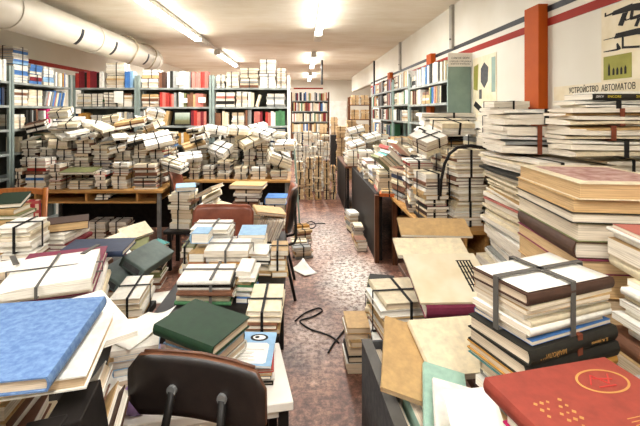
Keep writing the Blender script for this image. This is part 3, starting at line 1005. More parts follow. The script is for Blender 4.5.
def office_chair(label, X, Y, rz, w_, top, bh, mats, seat_m, group='padded chairs', th=.045, base='legs'):
    """faces local -y; the back is at local +y"""
    r_ = empty('chair', (X, Y, 0), rz)
    sweep_back('backrest', w_, bh, th, -.05, mats, r_, (0, .0, top - bh), (R(-8), 0, 0))
    MB().box((-w_ / 2 + .01, -.48, .42), (w_ / 2 - .01, -.04, .48)).build('seat', seat_m, r_, bevel=.02)
    for s_ in (-1, 1):
        MB().tube([(s_ * w_ * .22, .04, top - bh * .35), (s_ * w_ * .24, .05, top - bh - .06), (s_ * w_ * .28, .03, .47), (s_ * w_ * .3, -.1, .44)], .012, 8).build('back_strut', 'dark', r_, smooth=True)
        MB().tube([(s_ * w_ * .42, -.06, .44), (s_ * w_ * .48, .04, 0)], .014, 8).build('leg', 'dark', r_)
        MB().tube([(s_ * w_ * .42, -.42, .44), (s_ * w_ * .48, -.46, 0)], .014, 8).build('leg', 'dark', r_)
    tag(r_, label, 'chair', group)
    return r_


# chair in the foreground seen from behind
office_chair('dark backed chair in the foreground, brown rim, pushed against the white table', -.315, 1.13, R(180 - 11) + R(180) * 0, .405, .975, .245, ['black_plastic', 'black_plastic', 'leather_edge'], 'black_plastic') if False else None
fc = empty('chair', (-.285, 1.115, -.006), R(-13))
sweep_back('backrest', .405, .172, .026, -.03, ['black_plastic', 'leather', 'leather_edge'], fc, (0, 0, .806), (R(2), 0, 0), 14, .04)
MB().tube([(-.165, -.016, .978), (-.1, -.004, .980), (0, .004, .981), (.1, -.004, .980), (.165, -.016, .978)], .0045, 6).build('rim', 'leather_edge', fc, smooth=True)
for s_ in (-1, 1):
    MB().tube([(s_ * .075, -.022, .88), (s_ * .08, -.05, .80), (s_ * .1, -.05, .68), (s_ * .14, .02, .5), (s_ * .15, .1, .455)], .012, 8).build('back_strut', 'dark', fc, smooth=True)
    MB().tube([(s_ * .075, -.010, .885), (s_ * .075, -.03, .885)], .014, 10).build('bolt', 'steel', fc)
    for yy, y2 in ((.08, -.02), (.44, .5)):
        MB().tube([(s_ * .13, yy * .9, .44), (s_ * .15, y2 * .85, .006)], .014, 8).build('leg', 'dark', fc)
MB().box((-.135, .05, .42), (.135, .41, .475)).build('seat', 'black_plastic', fc, bevel=.02)
MB().box((-.10, -.055, .75), (.10, -.045, .765)).build('cross_bar', 'dark', fc)
tag(fc, 'dark foreground chair with a brown rim, seen from behind', 'chair')

office_chair('brown leather chair facing the camera behind the white table piles', WX(223, 3.35), 3.38, 0, .51, .865, .32, ['leather', 'leather', 'leather'], 'leather')
# chair seen from its side in the aisle
sc_ = office_chair('brown leather chair turned side-on at the aisle edge', -.115, 3.72, R(-88), .46, .97, .40, ['leather', 'black_plastic', 'leather_edge'], 'black_plastic')
s4 = office_chair('dark brown leather chair seen edge-on beside the long table leg', -1.53, 4.84, R(88), .34, .93, .42, ['leather', 'black_plastic', 'leather_edge'], 'black_plastic')

# wooden chair with plaid padding at the left
wc = empty('chair', (-2.43, 3.36, 0), R(8))
for s_ in (-1, 1):
    MB().tube([(s_ * .225, 0, 0), (s_ * .225, .0, .45), (s_ * .225, .05, 1.0)], .022, 8).build('back_post', 'wood_orange', wc, smooth=True)
    MB().tube([(s_ * .225, -.42, 0), (s_ * .225, -.42, .45)], .02, 8).build('leg', 'wood_orange', wc)
mb = MB()
arc = [(-.225, .985), (-.12, 1.0), (0, 1.005), (.12, 1.0), (.225, .985), (.225, .94), (.12, .957), (0, .962), (-.12, .957), (-.225, .94)]
mb.prism(arc, .03, .065)
mb.build('top_rail', 'wood_orange', wc)
MB().box((-.195, .005, .52), (.195, .05, .905)).build('backrest', 'plaid', wc, bevel=.015)
MB().box((-.225, -.44, .42), (.225, .02, .47)).build('seat', 'plaid', wc, bevel=.015)
tag(wc, 'orange wood chair with red plaid backrest in front of the long table', 'chair')

# ------------------------------------------------------------------ low bench with books between the tables and the armchair
table('low_bench', 'low dark bench under loose books behind the brown armchair', -1.44, -.28, 4.12, 4.50, .42, 'black_board', 'dark')
Y = 4.16
row('bench behind the armchair', Y, [(167, 193, 192), (231, 262, 190), (264, 287, 205)], .422, .3, 'stacks on the low bench', tr=(.025, .05), pal=['cream', 'tan', 'brown', 'white', 'grey', 'olive'])
loose('book', 'pale blue-grey book on the leftmost bench stack', WX(182, Y), 4.3, WZ(191.2, Y), .2, .26, .045, 'pale blue', .3, tone=.1)
loose('ledger', 'broad tan ledger lying on the bench stack beside the blue book', WX(247, Y), 4.32, WZ(189.3, Y), .36, .26, .04, 'tan', -.1, tone=.1, cat='book')
loose('book', 'bright blue book on white papers by the side-on chair', WX(276, Y), 4.3, WZ(204, Y), .22, .24, .07, 'blue', -.05, tone=0)
for i, (a, b_, c, ry) in enumerate(((207, 212, 'white', -20), (208, 208, 'cream', -26), (214, 204, 'white', -28), (222, 203, 'cream', 14))):
    loose('book', f'{c} book slumped in the middle of the bench, {ORD[i]} from the bench left end', WX(a, 4.3), 4.35, WZ(b_ + 6, 4.3), .22, .26, .035, c, random.uniform(-.3, .3), 0, R(ry), False, group='slumped books on the bench')
column('dark bench middle pile under the slumped books', WX(211, 4.2), 4.36, .422, .60, .34, .3, pal=['grey', 'dark brown', 'navy', 'tan'])
# row of thin magazines tipped over beside the armchair
for i in range(12):
    c = ['cream', 'white', 'tan', 'cream', 'grey', 'white'][i % 6]
    Yq = 3.62
    x = WX(256 + i * 2.3, Yq)
    loose('magazine', f'{c} thin magazine in the slanting row by the armchair, {ORD[i]} from it', x, Yq + .1, .53 - .003 * i, .20, .26, .016, c, 0, 0, R(-68), False, False, .2, 'magazine', 'slanting magazine row by the armchair')
loose('book', 'tan picture book on top of the slanting magazine row', WX(268, 3.62), 3.74, WZ(212.5, 3.62), .28, .22, .03, 'tan', .3, R(4), R(10), tone=.4)

# books heaped on the floor by the side-on chair
for i, (a, y_, c) in enumerate(((301, 5.5, 'ochre'), (303, 5.15, 'tan'), (300, 4.85, 'cream'), (302, 4.55, 'grey'))):
    bundle(f'{c}-topped bundle on the floor past the side-on chair, {ORD[i]} nearest', WX(a, y_), y_, .005, .2, .14, .10 + .03 * (i % 2), random.uniform(-.4, .4), ['tan', 'brown', 'cream', 'grey'], 'book', c, group='floor bundles by the side-on chair')

# ------------------------------------------------------------------ white table in the middle and its piles
table('white_table', 'white low table piled with books behind the foreground chair', -.368 - .31, -.368 + .31, 1.405 - .17, 1.405 + .17, .71, 'white_paint', 'dark', .03, .016, rz=R(11.4), apron=.03, i=.03)
table('dark_bench', 'dark bench under the tied bundles between white table and armchair', -.70, -.10, 1.67, 2.84, .71, 'black_board', 'dark', .03, .016)
TZ = .712


def put(label, x0, x1, ytop, Yf, d, rz=0, z0=TZ, **kw):
    """bundle whose front top edge runs from x0 to x1 at pixel row ytop, standing at depth Yf on z0"""
    X0, X1 = WX(x0, Yf), WX(x1, Yf)
    zt = WZ(ytop, Yf)
    return bundle(label, (X0 + X1) / 2, Yf + d / 2, z0, X1 - X0, d, zt - z0, R(rz), **kw)


put('wide bundle with white pages and green and brown spines, grey cross tape', 176, 235, 280, 1.93, .23, 0, cols=['green', 'cream', 'white', 'brown', 'white', 'black', 'white'], straps='strap_grey', wd=.014, split=True, tr=(.02, .025), hard=False)
put('bundle with a white sheet over an orange-brown landscape cover', 205, 250, 251, 2.22, .23, 0, cols=['grey', 'grey', 'ochre', 'white', 'white'], straps='strap_grey', wd=.012, split=True, tr=(.03, .035))
put('white magazine bundle nearest the armchair on the dark bench', 189, 231, 229, 2.53, .24, 0, cols=['white', 'grey', 'white', 'blue', 'white', 'white'], straps='strap_grey', wd=.014, split=True)
put('bundle with a pale printed cover beside the white magazine bundle', 233, 264, 236, 2.5, .26, 3, cols=['tan', 'tan', 'cream', 'white', 'pale blue'], wd=.012, split=True, straps=None)
loose('book', 'cyan paperback beside the orange-brown landscape bundle', WX(199, 2.3), 2.38, .81, .10, .13, .06, 'pale blue', 0, tone=.0)
put('ochre small bundle under the cyan paperback', 189, 206, 253.5, 2.25, .2, 0, cols=['tan', 'orange', 'tan'], straps=None, split=True)
put('small dark-strapped bundle at the left rim of the dark bench', 178, 190, 247, 2.32, .2, 4, cols=['tan', 'cream', 'brown', 'cream', 'olive'], wd=.012, split=True)
put('low pile of white brochures at the aisle rim of the dark bench', 251, 271, 254, 2.3, .2, -4, cols=['tan', 'cream', 'white', 'black', 'white', 'white'], straps=None, split=True)
put('small tan bundle under a black strap at the aisle rim of the dark bench', 269, 286, 251, 2.28, .2, 3, cols=['tan', 'cream', 'tan', 'brown', 'tan'], wd=.012, split=True)
put('narrow stack of white, green and blue books right of the wide bundle', 237, 254, 272, 1.97, .2, -3, cols=['blue', 'cream', 'green', 'tan', 'white', 'white'], straps=None, split=True)
put('cream two-column bundle with black cross straps near the aisle', 244, 280, 313, 1.68, .29, 0, cols=['tan', 'brown', 'cream', 'cream'], wd=.012, split=True, tr=(.02, .03))
# stack under the pale blue booklet
ts = (.01, .008, .012, .012, .01, .008, .006)
bundle('stack of assorted books under the pale blue booklet', WX(252.5, 1.42), 1.475, TZ, .155, .215, 0, R(2), cols=['black', 'white', 'navy', 'tan', 'red', 'cream', 'green'], straps=None, ts=ts, split=True, jit=.006, cat='stack', name='book_stack')
zz = TZ + sum(ts) + .002
bb = loose('booklet', 'pale blue booklet with a white label and black oval emblem', WX(252, 1.42), 1.465, zz, .15, .21, .007, 'pale blue', R(-2), hard=False, tone=0, settle=False)
lab = MB().prism([(-.055 + .012 * (1 - math.cos(a)) if 0 else x, y) for a, (x, y) in enumerate([(-.055, -.085), (-.045, -.092), (.045, -.092), (.055, -.085), (.055, .02), (.045, .03), (-.045, .03), (-.055, .02)])], .0072, .0078, axis='z').build('label_panel', 'paper', bb)
em = MB()
o_ = [(.012 + .034 * math.cos(t), .066 + .024 * math.sin(t)) for t in [k * math.pi / 12 for k in range(24)]]
em.prism(o_, .0072, .0078, axis='z')
em.build('emblem_ring', 'ink', bb)
em = MB()
em.prism([(.012 + .024 * math.cos(t), .066 + .015 * math.sin(t)) for t in [k * math.pi / 12 for k in range(24)]], .0078, .0082, axis='z')
em.build('emblem_centre', 'white_ink', bb)
em = MB()
em.prism([(.004 + .009 * math.cos(t), .067 + .008 * math.sin(t)) for t in [k * math.pi / 6 for k in range(12)]], .0082, .0085, axis='z')
em.build('emblem_mark', 'ink', bb)
ln = MB()
for k in range(8):
    ln.box((-.045, -.012 - k * .009, .0078), (-.045 + [.085, .02, .05, .045, .04, .055, .035, .06][k], -.0105 - k * .009, .0081))
ln.build('printed_lines', 'strap_grey', bb)
# green book and the pile it lies on
gx, gy, gr = -.34, 1.36, R(-26)
bundle('pile of picture and black books under the green book', gx + .005, gy + .02, TZ, .21, .20, 0, gr, cols=['tan', 'white', 'navy', 'white', 'black', 'pale blue'], straps=None, ts=(.035, .03, .03, .03, .035, .03), split=True, jit=.008, cat='stack', name='book_stack')
loose('book', 'dark green cloth book lying tilted behind the foreground chair', gx, gy, TZ + .195, .20, .245, .036, 'dark green', gr + R(90), R(3), 0, tone=.45)
bundle('pile of blue and mauve magazines at the left rim of the white table', -.60, 1.46, TZ, .15, .22, 0, R(18), cols=['mauve', 'white', 'pale blue', 'tan', 'pale blue', 'white'], straps=None, ts=(.02, .02, .025, .03, .02, .02), split=True, hard=False, cat='stack', name='book_stack')


def sheet(name, label, X, Y, Z, w_, d, rz, curl=.03, m='paper', rx=0, ry=0, cat='paper'):
    mb = MB()
    n = 6
    g = {}
    for s_ in (0, 1):
        for i in range(n + 1):
            for j in range(n + 1):
                u, v = i / n - .5, j / n - .5
                z = curl * (max(0, u + v) ** 2) * 2 + .3 * curl * (max(0, -u - v) ** 2)
                g[s_, i, j] = len(mb.v); mb.v.append((u * w_, v * d, z + (.0012 if s_ else 0)))
    for i in range(n):
        for j in range(n):
            mb.f.append((g[1, i, j], g[1, i + 1, j], g[1, i + 1, j + 1], g[1, i, j + 1])); mb.m.append(0)
            mb.f.append((g[0, i, j + 1], g[0, i + 1, j + 1], g[0, i + 1, j], g[0, i, j])); mb.m.append(0)
    for i in range(n):
        mb.f.append((g[0, i, 0], g[0, i + 1, 0], g[1, i + 1, 0], g[1, i, 0])); mb.m.append(0)
        mb.f.append((g[0, i + 1, n], g[0, i, n], g[1, i, n], g[1, i + 1, n])); mb.m.append(0)
        mb.f.append((g[0, 0, i + 1], g[0, 0, i], g[1, 0, i], g[1, 0, i + 1])); mb.m.append(0)
        mb.f.append((g[0, n, i], g[0, n, i + 1], g[1, n, i + 1], g[1, n, i])); mb.m.append(0)
    o = mb.build(name, m, None, (X, Y, Z), (rx, ry, rz), smooth=True)
    tag(o, label, cat)
    return o


sheet('paper_sheet', 'white sheet lying on the blue magazines at the table rim', -.60, 1.47, TZ + .139, .15, .21, R(-28), .03)
sheet('paper_sheet', 'white torn sheet on the aisle floor by the side-on chair', WX(304, 4.15), 4.15, .003, .16, .26, R(35), .04)
sheet('paper_sheet', 'pale sheet lying on the floor left of the white table', WX(165, 3.6), 3.55, .003, .3, .22, R(10), .01)

# string on the floor
for k, (lab, pts) in enumerate((('black cord looped across the aisle floor by the right-hand box', [(295, 322), (305, 314), (318, 309), (322, 312), (312, 318), (300, 322), (310, 330), (322, 334), (332, 338), (340, 345)]),
                                ('short black cord crossing the longer one on the aisle floor', [(328, 354), (334, 344), (342, 334), (350, 324), (355, 321)]),
                                ('small black cord loop farther down the aisle floor', [(305, 224), (311, 222), (316, 225), (312, 229), (307, 226), (318, 224), (326, 224)]))):
    P = []
    for (a, b) in pts:
        Yq = EYE * 400 / (b - 112)
        P.append((WX(a, Yq), Yq, .008))
    Q = []
    for q in range(len(P) - 1):
        p0, p1, p2, p3 = (Vector(P[max(q - 1, 0)]), Vector(P[q]), Vector(P[q + 1]), Vector(P[min(q + 2, len(P) - 1)]))
        for s_ in range(6):
            t = s_ / 6
            Q.append(.5 * ((2 * p1) + (-p0 + p2) * t + (2 * p0 - 5 * p1 + 4 * p2 - p3) * t * t + (-p0 + 3 * p1 - 3 * p2 + p3) * t ** 3))
    o = MB().tube(Q, .006, 6).build('cord', 'strap', smooth=True)
    tag(o, lab, 'cord')

# ------------------------------------------------------------------ left foreground desks and piles
table('desk', 'dark desk under the big white bundle and red album', -1.95, -.74, 1.30, 2.02, .70, 'black_board', 'dark')
table('desk', 'dark desk under the navy folder and book piles', -2.2, -1.06, 2.04, 2.66, .70, 'black_board', 'dark')
table('desk', 'dark desk in the corner under the blue binder', -1.35, -.44, .48, 1.14, .70, 'black_board', 'dark')
DZ2 = .702
# red album bundle
rr = R(20)
bundle('stack of flat books carrying the red album and white folder', -1.02, 1.66, DZ2, .34, .52, 0, rr, cols=['cream', 'brown', 'white', 'black', 'cream', 'white'], straps=None, ts=(.04, .04, .035, .03, .035, .035), split=True, cat='stack', name='book_stack')
zr = DZ2 + .218
loose('album', 'red album with a gilt corner lying under white folders', -1.05, 1.72, zr, .33, .46, .04, 'maroon', rr, tone=.1, cat='book')
wf = bundle('white folder bundle tied with thin grey cord on the red album', -.985, 1.59, zr + .042, .33, .36, .035, rr, PALE, 'news', 'white', straps='strap_grey', wd=.01, cols=['white'], tone=0, settle=True)
MB().xbox((-.12, .15, .036), (-.1, .27, .041), Matrix.Rotation(R(22), 4, 'Z')).build('tie_end', 'strap_grey', wf)
MB().xbox((.0, .16, .036), (.02, .28, .041), Matrix.Rotation(R(-24), 4, 'Z')).build('tie_end', 'strap_grey', wf)
# left stack towards the plaid chair
column('frame-cut stack near the plaid chair', WX(15, 2.05), 2.15, DZ2, WZ(250, 2.1), .19, .2, .1, ['cream', 'white', 'tan', 'white', 'brown'], hr=(.12, .16), split=True, straps=None, desc='loose book pile')
bundle('white-topped bundle with a looped black strap near the plaid chair', WX(10, 2.05), 2.16, WZ(249, 2.1), .17, .22, .13, R(8), PALE, 'book', 'white', split=True, wd=.014, settle=True)
column('low stack beside the looped-strap bundle', -1.43, 2.43, DZ2, WZ(233, 2.3), .15, .28, .02, ['cream', 'tan', 'white', 'dark red'], hr=(.12, .2), split=True, straps=None, desc='loose book pile')
loose('book', 'thick dark brown book with tan pages before the plaid chair', WX(53, 2.3), 2.42, WZ(232, 2.3) + .002, .17, .25, .05, 'dark brown', R(-62), tone=.9)
loose('book', 'green book tilted on the edge pile before the plaid chair', WX(6, 2.5), 2.55, WZ(203, 2.5), .16, .22, .03, 'dark green', R(20), R(8), tone=.1)
column('rear stack at the frame edge before the plaid chair', WX(6, 2.48), 2.5, DZ2, WZ(206, 2.48), .22, .2, .1, ['cream', 'white', 'olive', 'tan'], split=True, hr=(.14, .2), straps=None, desc='loose book pile')
bundle('crooked pile of magazines between the looped-strap bundle and red album', WX(20, 1.9), 1.87, DZ2, .14, .17, .24, R(30), ['cream', 'white', 'dark red', 'black', 'tan', 'blue'], 'book', 'white', straps=None, split=True, jit=.02, cat='stack', name='book_stack')
loose('folder', 'dark navy folder lying behind the red album', -1.075, 2.10, .93, .22, .32, .028, 'navy', R(96), cat='folder', tone=.2)
bundle('pile of books under the dark navy folder', -1.17, 2.18, DZ2, .2, .2, .222, R(4), PILE, split=False, straps=None, cat='stack', name='book_stack')
# white tied bundle at the desk's aisle corner
bundle('white bundle tied with black cord at the aisle corner of the desk', -.79, 1.88, DZ2, .13, .26, .13, R(8), PALE, 'book', 'white', split=True, cols=['tan', 'white', 'cream', 'white'], wd=.01)
# box files
for i, (a, Yq, lab) in enumerate(((124, 2.2, 'grey-green box file lying tilted behind the white bundle, nearer the navy folder'), (146, 2.26, 'grey-green box file lying tilted behind the white bundle, nearer the aisle'))):
    bx = empty('box_file', (WX(a, Yq), Yq, .75 + .05 * i), R(-12), 0, R(26))
    MB().box((-.075, -.15, 0), (.075, .15, .06)).build('body', 'grey_green', bx, bevel=.006)
    MB().box((-.05, -.152, .015), (.05, -.15, .045)).build('label_strip', 'grey_board', bx)
    tag(bx, lab, 'box file', 'box files')
# heap on the floor between desk and table
column('floor stack under teal and olive books', WX(142, 3.72), 3.86, .004, WZ(252, 3.72), .32, .28, .06, ['cream', 'white', 'grey', 'tan', 'brown', 'olive', 'black'], straps=None, hr=(.2, .4), desc='loose book pile', tr=(.02, .032))
loose('book', 'teal-blue book on the floor stack beside the olive one', WX(148, 3.72), 3.84, WZ(251, 3.72), .2, .25, .02, 'teal', R(-40), R(6), 0, False)
loose('book', 'olive grey book on the floor stack beside the teal one', WX(133, 3.72), 3.82, WZ(251, 3.72), .2, .25, .02, 'olive', R(15), R(6), R(-6), False)
column('core of the floor heap by the long table', -1.86, 3.7, .004, .42, .33, .34, .05, PILE, straps=None, hr=(.2, .4), desc='loose book pile')
for i, (a, b_, Yq, c, rz, ry) in enumerate(((102, 250, 3.5, 'tan', -38, 20), (112, 252, 3.45, 'white', -36, 22), (120, 250, 3.6, 'cream', -30, 20), (104, 262, 3.3, 'blue', -30, 16), (110, 270, 3.2, 'dark red', -34, 18),
                                            (120, 266, 3.3, 'white', 20, -10), (128, 243, 3.95, 'cream', -40, 24), (117, 240, 4.0, 'white', -44, 28), (124, 274, 3.2, 'olive', 10, 8))):
    loose('book', f'{c} book sliding down the floor heap beside the navy folder, {ORD[i]} of the slide', WX(a, Yq), Yq, WZ(b_, Yq) - .02, .19, .28, .03, c, R(rz), R(6), R(ry), False, group='books sliding down the floor heap')
column('floor pile beneath the sliding books', WX(116, 3.25), 3.28, .004, .34, .34, .3, .2, PILE, straps=None, hr=(.2, .4), desc='loose book pile')

# blue binder corner
column('stack under the blue binder', -.80, 1.02, DZ2, 1.03, .24, .30, .16, ['tan', 'cream', 'white', 'brown', 'cream'], split=True, hr=(.14, .2), straps=None, desc='loose book pile', tr=(.04, .07))
fo = loose('folder', 'white folder fanned out to the right under the blue binder', -.665, 1.165, 1.072, .24, .34, .016, 'white', R(42), cat='folder', tone=0, hard=False)
fo2 = loose('folder', 'cream-edged white folder lowest under the blue binder', -.615, 1.00, 1.035, .21, .30, .03, 'white', R(14), cat='folder', tone=.7)
bb2 = empty('binder', (-.687, .948, 1.092), R(9.4))
cv, pg = book_parts(.30, .355, .030, True, True)
o = cv.build('binder_cover', None or 'cover', bb2)
BLUE = mat('blue_marbled', '6c89b0', .7, 0, '4f6d9a', 60, None, .05)
o.data.materials[0] = BLUE
o.rotation_euler = (0, 0, math.pi)
pgo = pg.build('page_block', 'page', bb2); pgo.rotation_euler = (0, 0, math.pi); pgo.color = (1, 1, 1, .5)
tag(bb2, 'big blue marbled binder lying on top in the near corner', 'binder')
# white page bundle and tan thick books below binder
bundle('tan thick books with a white sheet at the near frame corner', -.66, .72, DZ2, .22, .17, 0, R(10), cols=['tan', 'tan', 'tan', 'white'], ts=(.085, .085, .085, .03), straps='strap', wd=.012, split=True, tone=.7, cat='stack', name='book_stack')
# black ring binders standing
for i, (x, y, ry, lab) in enumerate(((-.505, .79, -6, 'black lever binder with a finger ring, nearer the camera'), (-.475, .905, -9, 'black lever binder with a finger ring, behind the nearer one'))):
    r_ = empty('ring_binder', (x, y, DZ2 + .004), R(100), R(ry))
    MB().box((-.06 + .0, -.04, 0), (.075, .04, .29)).build('binder_cover', 'black_board', r_, bevel=.003)
    ring = [(.0 + .012 * math.cos(t), -.044, .17 + .012 * math.sin(t)) for t in [k * math.pi / 8 for k in range(17)]]
    MB().tube(ring, .0022, 6, cap=False).build('finger_ring', 'steel', r_, smooth=True)
    MB().box((-.03, -.0412, .07), (.03, -.04, .13)).build('spine_label', 'grey_board', r_)
    tag(r_, lab, 'binder', 'black lever binders')
for i, (x, c) in enumerate(((-.67, 'brown'), (-.622, 'white'), (-.574, 'tan'), (-.526, 'dark brown'))):
    loose('book', f'{c} book leaning beside the black binders, {ORD[i]} from the desk', x, 1.05, .745 + .012 * i, .19, .17, .026, c, R(14), 0, R(-52), True, True, group='books leaning beside the black binders')
pb = MB().tube([(-.525, 1.27, .7125), (-.525, 1.27, .735), (-.52, 1.268, .768), (-.52, 1.265, .79)], [.038, .052, .045, .012], 14).build('plastic_bag', mat('purple_plastic', 'a98cc4', .5), smooth=True)
tag(pb, 'crumpled purple plastic bag on the white table, behind the foreground chair', 'bag')

# ------------------------------------------------------------------ right side: desks along the aisle
table('desk', 'wooden desk with bundles on its edge, facing the aisle', .94, 1.87, 3.02, 4.38, .75, 'wood', 'wood_dark', .03, .025, shelf=.52)
table('desk', 'black sided desk along the aisle with a brown post', .80, 1.60, 4.42, 6.55, .75, 'black_board', 'black_board', .03, .03, panels=('left',))
o = MB().box((.785, 4.36, 0), (.83, 4.415, .74)).build('post', 'wood_dark'); tag(o, 'brown wooden post at the near corner of the black desk', 'post')
table('desk', 'dark desk under white heaps, farthest along the aisle', .70, 1.60, 6.62, 8.2, .75, 'wood_dark', 'black_board', panels=('left',))
g = 'bundles on the aisle desks'
A = dict(group=g, hr=(.16, .24), tr=(.02, .035), wd=.018)
column('aisle-edge stack on the wooden desk', 1.055, 3.34, .752, 1.16, .20, .28, .1, **A)
column('tall double-strapped stack on the wooden desk', 1.30, 3.26, .752, 1.36, .26, .28, .04, pal=['cream', 'white', 'tan', 'cream', 'brown'], **A)
column('wall-side front stack on the wooden desk', 1.62, 3.24, .752, 1.74, .32, .30, -.05, pal=PALE, kind='news', desc='newspaper bundle', group=g, hr=(.12, .18))
column('stack behind the aisle-edge stack on the wooden desk', 1.06, 3.70, .752, 1.22, .22, .3, -.1, **A)
column('middle rear stack on the wooden desk', 1.34, 3.64, .752, 1.30, .28, .32, .1, **A)
column('wall-side middle stack on the wooden desk', 1.66, 3.65, .752, 1.5, .3, .34, 0, pal=PALE, **A)
column('farthest aisle stack on the wooden desk', 1.08, 4.12, .752, 1.08, .24, .34, .15, **A)
column('wide stack under the white parcels', 1.5, 4.16, .752, 1.40, .56, .34, .0, pal=PALE, kind='news', desc='newspaper bundle', group=g, hr=(.14, .2))
bundle('long white parcel with one dark strap, lower of two', 1.45, 4.12, 1.402, .56, .26, .10, .02, PALE, 'news', 'white', cross=False, wd=.02, cols=['white'] * 4, tone=0, settle=True)
bundle('long white parcel with one dark strap, upper of two', 1.48, 4.14, 1.51, .54, .26, .13, -.03, PALE, 'news', 'white', cross=False, wd=.02, cols=['white', 'white', 'cream'], tone=0, settle=True)
bundle('cream bundle tipped over the aisle-edge stack', 1.10, 3.45, 1.20, .24, .2, .12, R(20), PALE, 'book', 'white', R(14), R(-16), settle=True)
bundle('white bundle with a black loop tipped behind the double-strapped stack', 1.14, 3.74, 1.26, .3, .24, .12, R(30), PALE, 'book', 'white', R(24), R(-20), wd=.02, settle=True)
bundle('cream bundle with rounded top lying on the double-strapped stack', 1.28, 3.62, 1.36, .34, .26, .1, R(10), PALE, 'book', 'cream', R(10), R(0), wd=.02, settle=True)
# black belt that sags from the tall stack
P = [(1.06, 3.09, 1.0), (1.065, 3.085, 1.12), (1.09, 3.08, 1.25), (1.13, 3.08, 1.33), (1.19, 3.085, 1.375), (1.3, 3.09, 1.39), (1.42, 3.1, 1.37)]
o = MB().tube(P, .012, 6).build('belt', 'strap', smooth=True); tag(o, 'thick black belt arching over the double-strapped stack', 'belt')
# black desk piles
for (Yq, xs) in ((4.46, (.96, 1.22, 1.47)), (4.9, (.96, 1.21, 1.46)), (5.35, (.95, 1.2, 1.45)), (5.9, (.95, 1.2, 1.45))):
    for i, x in enumerate(xs):
        column(f'{["aisle", "middle", "wall"][i]} stack, {ORD[[4.46, 4.9, 5.35, 5.9].index(Yq)]} row on black desk', x, Yq + .18, .752, [.98, 1.08, 1.2][i] + random.uniform(-.03, .1), .24, .32, pal=PALE if i else PILE, group='bundles on the black desk', hr=(.14, .24))
for i, (c, x) in enumerate((('olive', .90), ('cream', .94), ('teal', .98), ('white', 1.02), ('red', 1.06), ('cream', 1.10))):
    loose('book', f'{c} book slanting across the black desk heap, {ORD[i]} from the aisle', x, 4.62, 1.06 + .012 * i, .22, .3, .034, c, R(8), 0, R(42), False, True, group='slanting books on the black desk')
bundle('tan bundle on the near corner of the black desk', .93, 4.30, .754, .2, .16, .06, R(-10), ['tan', 'white', 'orange'], 'book', 'tan', settle=True)
# farthest desk heap
for i, (x, y) in enumerate(((.86, 6.85), (1.16, 6.84), (1.44, 6.85), (.88, 7.3), (1.16, 7.3), (1.44, 7.3), (.95, 7.8), (1.4, 7.8))):
    column(f'{ORD[i]} white stack on the farthest dark desk', x, y, .752, random.uniform(1.0, 1.28), .25, .32, random.uniform(-.06, .06), PALE, group='white heap on the farthest desk', hr=(.12, .2))
for i, (x, y, z) in enumerate(((.9, 6.85, 1.24), (1.2, 7.0, 1.26), (1.0, 7.4, 1.27))):
    bundle(f'white bundle tipped on the farthest desk heap, {ORD[i]} from the camera', x, y, z, .3, .22, .08, random.uniform(-.6, .6), PALE, 'book', 'white', R(14), R(-14), group='white heap on the farthest desk', settle=True)
# rubbish and books under the desks
for i, (x, y, c) in enumerate(((.70, 5.9, 'grey'), (.68, 5.5, 'white'), (.70, 5.15, 'cream'), (.69, 4.8, 'brown'))):
    bundle(f'{c} worn floor bundle against the black desk, {ORD[i]} from the far end', x, y, .004, .13, .2, [.2, .28, .2, .14][i], random.uniform(-.3, .3), ['grey', 'cream', 'dark brown', 'tan'], 'book', c, group='floor bundles by the black desk', straps=None)
for i, (x, h) in enumerate(((1.08, .34), (1.36, .3), (1.64, .36))):
    column(f'{["aisle-side", "middle", "wall-side"][i]} floor stack under the wooden desk', x, 3.3, .004, h, .22, .3, pal=['cream', 'tan', 'grey', 'white'], group='floor stacks under the wooden desk')
bundle('tan folder pile on the under shelf of the wooden desk', 1.135, 3.22, .524, .17, .28, .06, R(-3), ['tan', 'cream'], 'book', 'tan', straps=None)

# ------------------------------------------------------------------ right foreground
table('desk', 'large dark desk under the album and newspaper stacks', .66, 1.87, .98, 2.78, .60, 'wood_dark', 'dark')
RZ = .602
cb = MB().box((.36, .45, 0), (1.1, .95, .6)).build('cardboard_box', 'cardboard', bevel=.004); tag(cb, 'cardboard box under the red gilt album', 'box')
# tall album stack
er = R(-6)
ecorner = Vector((1.0, 1.47))
ew, ed = .42, .52
ec = ecorner + Vector((math.cos(er) * ew / 2 - math.sin(er) * ed / 2, math.sin(er) * ew / 2 + math.cos(er) * ed / 2))
specE = [('dark brown', .09, .3), ('tan', .08, .6), ('brown', .05, .5), ('black', .045, .2), ('tan', .05, .8), ('brown', .05, .7), ('tan', .085, .9), ('maroon', .055, .85), ('dark brown', .062, .25),
         ('olive', .07, .35), ('black', .04, .3), ('tan', .05, .9), ('cream', .062, .9)]
z = RZ
for i, (c, t, tn) in enumerate(specE):
    a_, b_ = ew * random.uniform(.93, 1), ed * random.uniform(.95, 1)
    spin = er + (0 if i in (0, 3, 8) else math.pi) + random.uniform(-.025, .025)
    nm = 'album'
    lv = 'topmost' if i == len(specE) - 1 else (f'{ORD[i]} from the bottom')
    ob = loose(nm, f'large {c} album, {lv} in the tall album stack', ec.x + random.uniform(-.008, .008), ec.y + random.uniform(-.008, .008), z, a_, b_, t - .001, c, spin, 0, 0, True, True, tn, group='albums in the tall stack', settle=False)
    z += t
ETOP = z
pn = MB().box((-.17, -.2, .0608), (.15, .2, .0616)).build('printed_panel', mat('faded_print', 'c9aaa0', .6, 0, '9a6a62', 18), ob)

